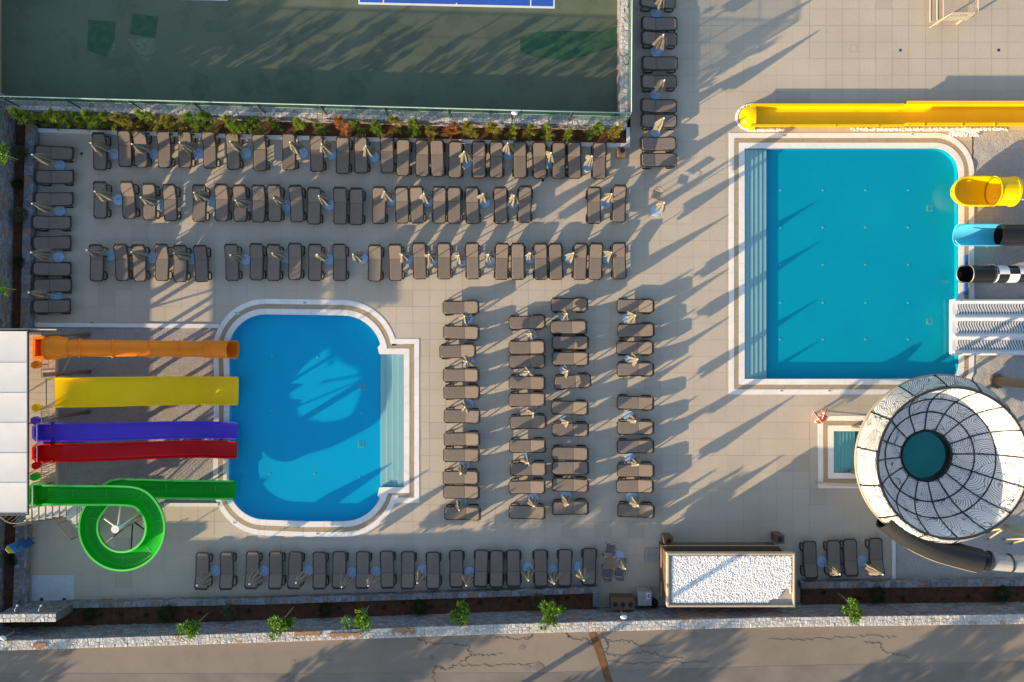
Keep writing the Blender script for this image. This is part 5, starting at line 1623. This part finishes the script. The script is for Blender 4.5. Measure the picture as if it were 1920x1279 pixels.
wm.build('print_ground', M['bowl_white'], bowl, kind='stuff'); lm.build('print_lines', M['print_black'], bowl, kind='stuff')
NK = 14
for k in range(NK):
    a0 = 2*math.pi*k/NK+.3; a1 = a0+2*math.pi/NK
    mb = MB(); vs = []; na, nr = 8, 8
    for i in range(nr+1):
        u = i/nr; r = FL_R+(RIM_R+.05-FL_R)*u; z = FL_Z+(RIM_Z-.03-FL_Z)*(u**.8)
        for j in range(na+1):
            an = a0+(a1-a0)*j/na; vs.append((BX+r*math.cos(an), BY+r*math.sin(an), z))
    fs = [(i*(na+1)+j, i*(na+1)+j+1, (i+1)*(na+1)+j+1, (i+1)*(na+1)+j) for i in range(nr) for j in range(na)]
    vs += [(BX+(x-BX)*.99, BY+(y-BY)*.99, z-.03) for x, y, z in vs]; N_ = (nr+1)*(na+1)
    fs += [tuple(N_+x for x in f[::-1]) for f in fs]
    mb.add(vs, fs).build('skirt_panel', M['bowl_white'], bowl, smooth=True)
    pts = [(BX+(FL_R+(RIM_R+.05-FL_R)*u+.02)*math.cos(a0), BY+(FL_R+(RIM_R+.05-FL_R)*u+.02)*math.sin(a0), FL_Z+(RIM_Z-.03-FL_Z)*(u**.8)+.03) for u in (0, .2, .4, .6, .8, 1)]
    MB().tube(pts, .05, 6).build('skirt_rib', M['black'], bowl, smooth=True)
MB().lathe([(FL_R-.02, FL_Z+.03), (FL_R+.07, FL_Z+.02), (FL_R+.07, FL_Z-.12), (FL_R-.02, FL_Z-.12)], 72, (BX, BY)).build('lower_flange', M['beige_steel'], bowl, smooth=True, auto=30)
for k in range(8):
    an = R(45*k+22)
    MB().tube([(BX+3.1*math.cos(an), BY+3.1*math.sin(an), -.3), (BX+3.3*math.cos(an), BY+3.3*math.sin(an), 3.6)], .12, 10).build('support', M['beige_steel'], bowl, smooth=True)
# feeder chute and tube at the lower right
fp = crom([P(1660, 972, 3.7), P(1700, 1003, 3.7), P(1750, 1028, 3.7), P(1800, 1043, 3.7), P(1836, 1052, 3.75)], 6)
MB().sweep(fp, c_prof(.56, 90, 450, .05, 28)).build('feeder_chute', M['grey_gel'], bowl, smooth=True, auto=35)
MB().tube([p+Vector((-.18, -.52, .12)) for p in fp], .06, 8).build('chute_flange', M['beige_steel'], bowl, smooth=True)
tp = crom([P(1812, 1045, 3.75), P(1830, 1049, 3.8), P(1855, 1053, 3.85)], 5)
MB().sweep(tp, c_prof(.42, 90, 450, .04, 26)).build('feeder_tube', M['black_gel'], bowl, smooth=True, auto=35)
MB().sweep(tp[:2], c_prof(.42, 90, 450, .1, 26)).build('flange', M['dark_steel'], bowl, smooth=True, auto=35)
MB().sweep(tp[-2:], c_prof(.42, 90, 450, .1, 26)).build('flange', M['dark_steel'], bowl, smooth=True, auto=35)
cp = crom([P(1854, 1053, 3.85), P(1885, 1056, 3.95), P(1925, 1058, 4.1), P(2050, 1055, 4.6)], 5)
MB().sweep(cp, c_prof(.40, 90, 450, .02, 26)).build('clear_tube', M['clear'], bowl, smooth=True, auto=35)
kk = cp[6]
MB().sweep([kk, kk+Vector((.08, 0, .005))], c_prof(.40, 90, 450, .07, 26)).build('flange', M['dark_steel'], bowl, smooth=True, auto=35)
# beige strut frame at the right edge
t = thing('strut_frame', 'beige braced steel support beside the bowl at the right edge', 'support', (*G(1860, 985), 0))
A_ = P(1885, 990, 3.0); B_ = P(1930, 1010, 3.0)
MB().tube([A_, P(1990, 1015, 3.0)], .22, 14).build('header', M['beige_steel'], t, smooth=True)
for (x, y) in ((1835, 1000), (1852, 1012), (1880, 1012), (1895, 1020)):
    q = P(x, y, .0); MB().tube([q, A_ if x < 1870 else B_], .05, 8).build('strut', M['beige_steel'], t, smooth=True)

# splash pool railings and lifebuoys
t = thing('pool_railing', 'thin white railing above the splash pool steps', 'railing', (*G(1560, 790), 0))
a = P(1537, 770, .95); b_ = P(1640, 779, .95)
railing(t, (a.x, a.y-.3, 0), (b_.x, b_.y-.3, 0), .95, .14, 'steel_white')
t = thing('pool_railing', 'beige railing below the splash pool steps', 'railing', (*G(1560, 905), 0))
a = P(1540, 913, .9); b_ = P(1630, 917, .9)
railing(t, (a.x, a.y+.1, 0), (b_.x, b_.y+.1, 0), .9, .14, 'beige_steel')
def torus(R0, r0, c, tilt, n=24, m=10, a0=0, a1=360):
    mb = MB(); full = (a1-a0) >= 360
    cnt = n if full else n+1
    for i in range(cnt):
        a = R(a0+(a1-a0)*i/n)
        for j in range(m):
            b = 2*math.pi*j/m
            v = Vector(((R0+r0*math.cos(b))*math.cos(a), (R0+r0*math.cos(b))*math.sin(a), r0*math.sin(b)))
            mb.v.append(tuple(tilt @ v+Vector(c)))
    for i in range(n):
        i2 = (i+1) % cnt
        for j in range(m): mb.f.append((i*m+j, i2*m+j, i2*m+(j+1) % m, i*m+(j+1) % m))
    return mb
for (x, y, z, rx_, rz_, lb) in ((1540, 787, .8, 55, 20, 'orange lifebuoy with white bands hanging in front by the splash pool'), (1545, 776, .95, 70, 70, 'orange lifebuoy hanging behind at the railing end'), (1533, 783, .8, 75, 130, 'orange lifebuoy seen edge-on left of the other two')):
    p = P(x, y, z); T_ = Matrix.Rotation(R(rz_), 3, 'Z') @ Matrix.Rotation(R(rx_), 3, 'X')
    t = thing('lifebuoy', lb, 'lifebuoy', (p.x, p.y, 0), 'lifebuoys by the splash pool')
    torus(.27, .085, p, T_).build('ring', M['buoy'], t, smooth=True)
    for k in range(4): torus(.27, .09, p, T_, 4, 10, 90*k-5, 90*k+5).build('band', M['white_plastic'], t, smooth=True)
    torus(.39, .012, p, T_, 32, 5).build('rope', M['white_plastic'], t)
    MB().tube([(p.x+.2, p.y+.1, -.05), (p.x+.2, p.y+.1, z+.2)], .03, 8).build('post', M['steel_white'], t)

# ------------------------------------------------------------------ kiosk with a gravel roof
KZ = 2.42
kx0, ky1 = P(1251, 1038, KZ).x, P(1251, 1038, KZ).y
kx1, ky0 = P(1491, 1139, KZ).x, P(1491, 1139, KZ).y
k_ = thing('kiosk', 'brown poolside kiosk with a flat roof of white gravel', 'kiosk', (kx0, ky0, 0))
rf = MB()
for a, b_, c_, d_ in ((kx0, kx1, ky1-.10, ky1), (kx0, kx1, ky0, ky0+.10), (kx0, kx0+.10, ky0+.10, ky1-.10), (kx1-.10, kx1, ky0+.10, ky1-.10)):
    rf.bbox(a, b_, c_, d_, KZ-.35, KZ, .015)
rf.build('parapet', M['cream'], k_)
rs = MB().box(kx0+.10, kx1-.10, ky0+.10, ky1-.10, KZ-.30, KZ-.14).build('roof_slab', M['cream'], k_)
gv = MB(); r3 = random.Random(4)
gx0, gx1, gy0, gy1 = kx0+.26, kx1-.17, ky0+.19, ky1-.18
def gfn(r):
    while True:
        x = r.uniform(gx0, gx1); y = r.uniform(gy0, gy1)
        d = (gx1-x)+(y-gy0)*1.3
        if d > 1.15+.15*math.sin(x*9) or (x > gx1-.06 and y > gy0+.5): return (x, y, KZ-.115+r.uniform(0, .03))
pebbles(gv, r3, gfn, 16000, .040)
gv.build('roof_gravel', M['pebble'], k_, kind='stuff')
# counter walls of upright boards
cz_ = 1.0
nx_ = 24
for k in range(nx_):
    a = kx0+(kx1-kx0-.4)*k/nx_; b_ = kx0+(kx1-kx0-.4)*(k+1)/nx_
    MB().box(a+.006, b_-.006, ky1-.10, ky1-.04, 0, cz_-.05).build('wall_board', M['wood'], k_)
for k in range(10):
    a = ky0+(ky1-.1-ky0)*k/10; b_ = ky0+(ky1-.1-ky0)*(k+1)/10
    MB().box(kx0+.04, kx0+.10, a+.006, b_-.006, 0, KZ-.36).build('wall_board', M['wood'], k_)
MB().box(kx0-.02, kx1-.36, ky1-.42, ky1+.0, cz_-.045, cz_).build('counter_top', M['wood'], k_)
for k in range(6):
    a = kx0+.12+(kx1-kx0-.6)*k/6; b_ = kx0+.12+(kx1-kx0-.6)*(k+1)/6
    MB().box(a+.01, b_-.01, ky1-.36, ky1-.30, cz_+.002, KZ-.36).build('shutter', M['kiosk_dark'], k_)
MB().box(kx1-.16, kx1-.10, ky0+.14, ky1-.3, 0, KZ-.36).build('side_wall', M['wood'], k_)
MB().box(kx0-.05, kx1-.36, ky1+.003, ky1+.035, cz_-.06, cz_+.012).build('counter_edge', M['cream'], k_)
for a, b_ in ((ky1-1.15, ky1-.0), (ky0+.1, ky0+.85)):
    MB().box(kx0-.06, kx0-.024, a, b_, cz_-.06, cz_+.012).build('counter_edge', M['cream'], k_)
MB().box(kx0+.45, kx1-.4, ky0+.05, ky1-.45, -.02, .03).build('floor', M['kiosk_dark'], k_)
MB().box(kx0+.5, kx1-.1, ky0+.02, ky0+.12, 0, KZ-.36).build('back_wall', M['wood'], k_)
for x in (kx0+.2, kx1-.25):
    for y in (ky0+.25, ky1-.25): MB().box(x-.06, x+.06, y-.06, y+.06, 0, KZ-.36).build('post', M['wood'], k_)

# ------------------------------------------------------------------ bins, dining set, small furniture
def bin_box(px, py, h, s, label, holes=1, w=None):
    p = P(px, py, h)
    w = w or s
    t = thing('litter_bin', label, 'bin', (p.x, p.y, 0), 'brown slatted litter bins')
    n = max(4, int(round(2*w/.09)))
    for k in range(n):
        a = p.x-w+2*w*k/n; b_ = p.x-w+2*w*(k+1)/n
        MB().box(a+.004, b_-.004, p.y+s-.03, p.y+s, .02, h-.03).build('slat', M['wood'], t)
        MB().box(a+.004, b_-.004, p.y-s, p.y-s+.03, .02, h-.03).build('slat', M['wood'], t)
    MB().box(p.x-w, p.x-w+.025, p.y-s+.031, p.y+s-.031, .02, h-.03).build('side_panel', M['wood'], t)
    MB().box(p.x+w-.025, p.x+w, p.y-s+.031, p.y+s-.031, .02, h-.03).build('side_panel', M['wood'], t)
    # lid with round openings
    top = MB().bbox(p.x-w-.01, p.x+w+.01, p.y-s-.01, p.y+s+.01, h-.03, h, .008); top.build('lid', M['wood'], t)
    for k in range(holes):
        cx_ = p.x+(-w+2*w*(k+.5)/holes)
        r_ = min(s, w/holes)*.55
        op = MB().lathe([(r_, h+.012), (r_+.02, h+.010), (r_+.02, h-.02)], 20, (cx_, p.y)).build('opening_rim', M['dark_steel'], t)
        MB().lathe([(0, h+.004), (r_, h+.004)], 20, (cx_, p.y)).build('opening', M['black'], t)
    return t
bin_box(1167, 283, .85, .21, 'square brown litter bin at the right end of the hedge')
bin_box(1254, 1015, .9, .22, 'square brown litter bin at the left corner of the kiosk')
bin_box(1463, 1012, .9, .22, 'square brown litter bin at the right corner of the kiosk')
bin_box(1168, 1134, .95, .30, 'long brown bin cabinet with three round holes by the wall', 3, .62)
# pale wooden deck mats
def slat_mat(px, py, w, d, label, vertical=False, z=.10):
    p = P(px, py, z)
    t = thing('slatted_lid', label, 'floor hatch', (p.x, p.y, 0))
    n = 6
    for k in range(n):
        if vertical: MB().box(p.x-w+2*w*k/n+.006, p.x-w+2*w*(k+1)/n-.006, p.y-d, p.y+d, .0, z).build('slat', M['wood_pale'], t)
        else: MB().box(p.x-w, p.x+w, p.y-d+2*d*k/n+.006, p.y-d+2*d*(k+1)/n-.006, .0, z).build('slat', M['wood_pale'], t)
    return t
slat_mat(1223, 1042, .39, .37, 'square greyed wood slat lid on the paving left of the kiosk')
cb = slat_mat(1209, 1123, .37, .38, 'greyed wood cabinet with a blue notice beside the three-hole bin', True, .85)
p = P(1216, 1118, .86)
no = MB().box(p.x-.10, p.x+.10, p.y-.17, p.y+.17, .852, .86).build('notice', M['white_plastic'], cb)
MB().box(p.x-.06, p.x+.06, p.y-.12, p.y+.10, .861, .864).build('notice_print', M['label_blue'], no)
p = P(1226, 1131, .5)
t = thing('round_bin', 'small green bin with a black bag beside the grey cabinet', 'bin', (p.x, p.y, 0))
MB().lathe([(.18, 0), (.22, .5), (.24, .52), (.22, .53), (.2, .1)], 20, (p.x, p.y)).build('bucket', M['bin_green'], t, smooth=True)
bg_ = MB(); r4 = random.Random(9)
for i in range(7):
    for j in range(14):
        a = 2*math.pi*j/14; rr_ = (.27-.02*i)*r4.uniform(.8, 1.1) if i < 6 else .02
        bg_.v.append((p.x+rr_*math.cos(a), p.y-.05+rr_*math.sin(a), .42+.035*i*r4.uniform(.6, 1.4)))
for i in range(6):
    for j in range(14): bg_.f.append((i*14+j, i*14+(j+1) % 14, (i+1)*14+(j+1) % 14, (i+1)*14+j))
bg_.build('bag', M['black'], t)

p = P(1143.5, 1056, .74)
t = thing('dining_table', 'square oak slat dining table beside the bottom lounger row', 'table', (p.x, p.y, 0))
for k in range(7):
    y0 = p.y-.35+.1*k; MB().bbox(p.x-.36, p.x+.36, y0+.003, y0+.097, .70, .74, .006).build('slat', M['table_wood'], t)
for sx in (-1, 1):
    for sy in (-1, 1): MB().box(p.x+sx*.31-.025, p.x+sx*.31+.025, p.y+sy*.29-.025, p.y+sy*.29+.025, 0, .70).build('leg', M['dark_steel'], t)
def chair(px, py, rot, label, mk='rattan'):
    p = P(px, py, .45)
    t = thing('dining_chair', label, 'chair', (p.x, p.y, 0), 'dining chairs on the terrace')
    t.rotation_euler = (0, 0, R(rot))
    MB().bbox(-.22, .22, -.22, .22, .42, .46, .02).build('seat', M[mk], t, raw=True)
    mb = MB()
    for k in range(7):
        u0, u1 = -.22+.44*k/7, -.22+.44*(k+1)/7
        f = lambda u: -.23-.07*(1-(u/.22)**2)
        mb.add([(u0, f(u0), .50), (u1, f(u1), .50), (u1, f(u1)-.08, .84), (u0, f(u0)-.08, .84), (u0, f(u0)-.03, .50), (u1, f(u1)-.03, .50), (u1, f(u1)-.11, .84), (u0, f(u0)-.11, .84)],
               [(0,1,2,3),(7,6,5,4),(3,2,6,7),(0,4,5,1)])
    mb.build('backrest', M[mk], t, raw=True)
    for sx in (-1, 1):
        for sy in (-1, 1): MB().tube([(sx*.19, sy*.19, .42), (sx*.24, sy*.25, 0)], .014, 6).build('leg', M['dark_steel'], t, raw=True)
        MB().tube(crom([(sx*.2, -.24, .6), (sx*.27, -.05, .64), (sx*.25, .17, .62), (sx*.21, .2, .45)], 3), .013, 6).build('armrest', M['dark_steel'], t, raw=True)
    return t
chair(1138, 1075, 2, 'grey rattan chair left below the oak table'); chair(1162, 1073, -6, 'grey rattan chair right below the oak table, by the parasol')
chair(1145, 1030, 176, 'grey rattan chair above the oak table', 'rattan')
chair(1231, 367, 160, 'single dark chair beside the lone parasol', 'rattan')

# floor hatches, drains, depth marks
for (x, y, s, lb) in ((1600, 91.5, .2, 'square hatch outline in the paving near the top edge'), (1182, 1032, .29, 'square hatch outline in the paving above the slat lid')):
    p = P(x, y, 0)
    fr_o = MB()
    for a, b_, c_, d_ in ((-s, s, s-.02, s), (-s, s, -s, -s+.02), (-s, -s+.02, -s+.02, s-.02), (s-.02, s, -s+.02, s-.02)): fr_o.box(p.x+a, p.x+b_, p.y+c_, p.y+d_, 0, .005)
    t = thing('floor_hatch', lb, 'floor hatch', p)
    fr_o.build('frame', M['grout'], t); MB().box(p.x-s+.025, p.x+s-.025, p.y-s+.025, p.y+s-.025, -.003, .003).build('plate', M['tile'], t)
for (x, y, lb) in ((1688, 95, 'small dark floor drain near the top edge, left one'), (1872.5, 94.5, 'small dark floor drain near the top right corner'), (1018, 339, 'small floor drain below the top lounger row'), (172, 607, 'small floor drain above the slide gravel'), (153, 289, 'small floor drain right of the topmost left lounger')):
    p = P(x, y, 0); s = .07
    t = thing('floor_drain', lb, 'drain', p)
    MB().box(p.x-s, p.x+s, p.y-s, p.y+s, 0, .006).build('plate', M['sign_dark'] if x > 1600 and x < 1800 else M['dark_steel'], t)
    for k in range(3): MB().box(p.x-s+.02, p.x+s-.02, p.y-s+.03+.045*k, p.y-s+.045+.045*k, .006, .009).build('slot', M['black'], t)
for k, (x, y) in enumerate([(1471, 255), (1711, 252), (1465, 733), (1555, 733), (572, 568), (444, 587), (596, 1001), (440, 980), (1539, 905)]):
    p = P(x, y, 0)
    t = thing('depth_mark', '%s blue and white depth tile in the coping, counted pool by pool' % ORD[k], 'depth mark', (p.x, p.y, .018), 'depth marks on the coping')
    MB().box(p.x-.11, p.x+.11, p.y-.08, p.y+.08, .012, .028).build('tile', M['white_plastic'], t)
    fw = 'm' if k % 2 == 0 else ''
    for dx in (-.06, -.02, .02, .06):
        MB().box(p.x+dx-.012, p.x+dx+.012, p.y-.045, p.y+.045, .028, .031).build('print', M['label_blue'], t)

# shower corner at lower left
MB().prism([G(*p) for p in [(60, 1079), (139, 1078), (140, 1126), (60, 1128)]], -.05, .03).build('shower_pad', M['pad'], label='pale square shower pad in the lower left corner', cat='shower pad')
sw_ = [P(x, y, 2.0) for x, y in [(-30, 1152), (105, 1151)]]
wall_run('shower_wall', [(sw_[0].x+.8, sw_[0].y), (sw_[1].x, sw_[1].y)], .42, -.1, 2.0, 'free-standing stone shower wall in the lower left corner', 1, cap_cell=(.4, .2), cap_m='stone_cap', seed=61)
for k, (x, y) in enumerate([(31, 1146), (75.5, 1146)]):
    p = P(x, y, 1.8)
    t = thing('wall_shower', ['left', 'right'][k]+' steel shower arm on the stone shower wall', 'shower', (p.x, p.y, 1.6), 'showers on the stone wall')
    MB().tube(crom([(p.x-.02, p.y-.1, 1.75), (p.x, p.y+.05, 1.95), (p.x+.05, p.y+.22, 1.95), (p.x+.07, p.y+.28, 1.85)], 4), .02, 8).build('arm', M['steel_white'], t, smooth=True)
    MB().lathe([(.06, 1.84), (.05, 1.87), (0, 1.89)], 12, (p.x+.07, p.y+.29)).build('head', M['white_plastic'], t)
    q = P([78, 120.5][k], 1124.5, .03)
    d_ = thing('floor_drain', ['left', 'right'][k]+' round dark drain on the shower pad', 'drain', q)
    MB().lathe([(0, .05), (.09, .045), (.1, .03)], 16, (q.x, q.y)).build('cover', M['dark_steel'], d_)

# surfboard-shaped sign at the left planter (the printed mascot is left out)
t = thing('surfboard_sign', 'blue surfboard-shaped sign leaning over the left planter', 'sign', (*G(58, 1015), 0))
a = P(59, 1013, .25); b_ = P(13, 1034, 2.2)
d = (b_-a); Ls = d.length; d.normalize(); s_ = d.cross(Vector((0, 1, .3))).normalized(); s_ = Vector((d.y, -d.x, 0)).normalized()
nrm = d.cross(s_)
def board(u0, u1, w0, w1, off, name, m):
    pts = [a+d*(u0*Ls)+s_*w0, a+d*(u1*Ls)+s_*w1, a+d*(u1*Ls)-s_*w1, a+d*(u0*Ls)-s_*w0]
    k = nrm*off
    return MB().add([p+k for p in pts]+[p+k*0-nrm*.02 for p in pts], [(0,1,2,3),(7,6,5,4),(0,4,5,1),(1,5,6,2),(2,6,7,3),(3,7,4,0)]).build(name, M[m], t)
board(0, .45, .27, .29, .01, 'lower_panel', 'sign_dark'); board(.455, .85, .29, .27, .01, 'upper_panel', 'sign_blue'); board(.855, 1.0, .26, .14, .01, 'tip', 'sign_yellow')
board(.47, .53, .10, .10, .018, 'round_mark', 'sign_yellow'); board(.58, .64, .13, .13, .018, 'pink_mark', 'sign_pink'); board(.16, .22, .07, .07, .018, 'pale_mark', 'sign_blue')
MB().tube([(a.x, a.y, -.1), a], .04, 8).build('post', M['steel'], t)

# lamps
def lamp(px, py, z, z0, label, head=(.19, .09, .09), rot=0):
    p = P(px, py, z)
    t = thing('flood_lamp', label, 'lamp', (p.x, p.y, z0), 'white flood lamps on short poles')
    mb = MB().lathe([(0, .10), (.07, .09), (.10, .04), (.10, -.03), (.07, -.07), (0, -.08)], 16)
    vs = [Matrix.Rotation(R(rot), 3, 'Z') @ Vector((x*1.7, y, zz_)) for x, y, zz_ in mb.v]
    mb.v = [(p.x+v.x, p.y+v.y, z+v.z) for v in vs]
    mb.build('head', M['white_plastic'], t, smooth=True)
    MB().tube([(p.x, p.y, z0), (p.x, p.y, z-.05)], .025, 8).build('pole', M['steel'], t)
    return t
lamp(965, 212.5, 3.0, 1.1, 'white flood lamp on the court fence above the hedge')
lamp(1169.5, 1157.5, 3.0, 2.1, 'white flood lamp on the road wall above the bin cabinet')
lamp(6, 1197, 3.0, 2.1, 'white flood lamp at the lower left corner on the wall', rot=-30)

# steel stair landing at the top right
st = thing('stair_landing', 'cream metal stair landing with railing at the top right edge', 'stairs', (*G(1780, 20), 0))
z = .9
def q4(x0, y0, x1, y1, z): 
    a = P(x0, y1, z); b_ = P(x1, y0, z); return a.x, b_.x, a.y, b_.y
x0_, x1_, y0_, y1_ = q4(1769, -60, 1815, 38, z)
MB().box(x0_, x1_, y0_, y1_, z-.06, z).build('landing', M['cream'], st)
for k, (a, b_, zt) in enumerate(((1757, 1768, .6), (1744, 1756, .3))):
    x0q, x1q, y0q, y1q = q4(a, -60, b_, 39+k*2.5, zt)
    MB().box(x0q, x1q, y0q, y1q, zt-.05, zt).build('tread', M['cream'], st)
    MB().beam((x0q, y0q, zt+.01), (x0q, y1q, zt+.01), .03).build('nosing', M['steel_white'], st)
railing(st, (x1_+.0, y0_, z), (x1_, y1_, z), .95, .12, 'cream', .014, bars=False)
railing(st, (x0_, y0_, z), (x1_, y0_, z), .95, .12, 'cream', .014, bars=True)
railing(st, (P(1744, 0, 0).x, y0_-.05, 0), (x0_, y0_, z), .9, .12, 'cream', .014, bars=True)
for x in (x0_+.1, x1_-.1): MB().box(x-.04, x+.04, y0_+.1, y0_+.18, 0, z-.06).build('leg', M['cream'], st)

# ------------------------------------------------------------------ trees beyond the frame that shade the road, the court and the left rows
def big_tree(x, y, z0, h, rad, seed, label, n=2600, lf=.34):
    r = random.Random(seed)
    t = thing('shade_tree', label, 'tree', (x, y, z0), 'tall trees beyond the frame')
    cz2 = z0+h-rad*.8
    clumps = []
    for k in range(22):
        d = Vector((r.gauss(0,1), r.gauss(0,1), r.gauss(0,.75))).normalized()*rad*r.uniform(.35, .95)
        clumps.append((Vector((x, y, cz2))+d, rad*r.uniform(.18, .34)))
    mb = MB()
    def fn():
        q, rr = r.choice(clumps); d = Vector((r.gauss(0,1), r.gauss(0,1), r.gauss(0,1))).normalized()
        return q+d*rr*r.uniform(.4, 1), d
    leaf_blob(mb, n, fn, lf, lf*.5, r, .1)
    mb.build('crown', M['leaf_dark'], t)
    tk = MB().tube([(x, y, z0-.2), (x+.1, y, z0+h*.3), (x, y, cz2)], [.22, .17, .10], 8)
    for q, rr in clumps[:9]: tk.tube([(x, y, cz2-rad*.5), q], [.08, .03], 6)
    tk.build('trunk', M['bark'], t, smooth=True)
for k, (x, y, h, rad, w_) in enumerate([(-36, -23.5, 3.6, 2.0, 'beyond the lower left corner'), (-20.5, -25.5, 5.5, 2.2, 'south of the road below the green slide'),
        (-6.5, -26, 5.0, 2.0, 'south of the road below the rounded pool'), (7, -26.5, 6.0, 2.3, 'south of the road below the oak table'), (19, -26, 6.0, 2.6, 'south of the road below the kiosk')]):
    big_tree(x, y, ZR, h, rad, 700+k, 'leafy tree out of view '+w_)
for k, (x, y, h, rad, w_) in enumerate([(-37, 7.0, 4.6, 2.2, 'left of the wall, level with the second lounger row'), (-41, 1.5, 5.6, 2.4, 'left of the wall, level with the third lounger row'), (-36.5, 11.2, 4.2, 1.8, 'left of the wall, level with the hedge')]):
    big_tree(x, y, ZR, h, rad, 720+k, 'leafy tree out of view '+w_)

ut_ = thing('utility_pole', 'wooden utility pole out of view south of the road', 'pole', (-1.35, -19.1, ZR))
MB().tube([(-1.35, -19.1, ZR-.3), (-1.35, -19.1, 7.0)], [.16, .12], 12).build('shaft', M['bark'], ut_, smooth=True)
MB().beam((-1.9, -19.1, 6.7), (-.8, -19.1, 6.7), .1).build('crossarm', M['bark'], ut_)
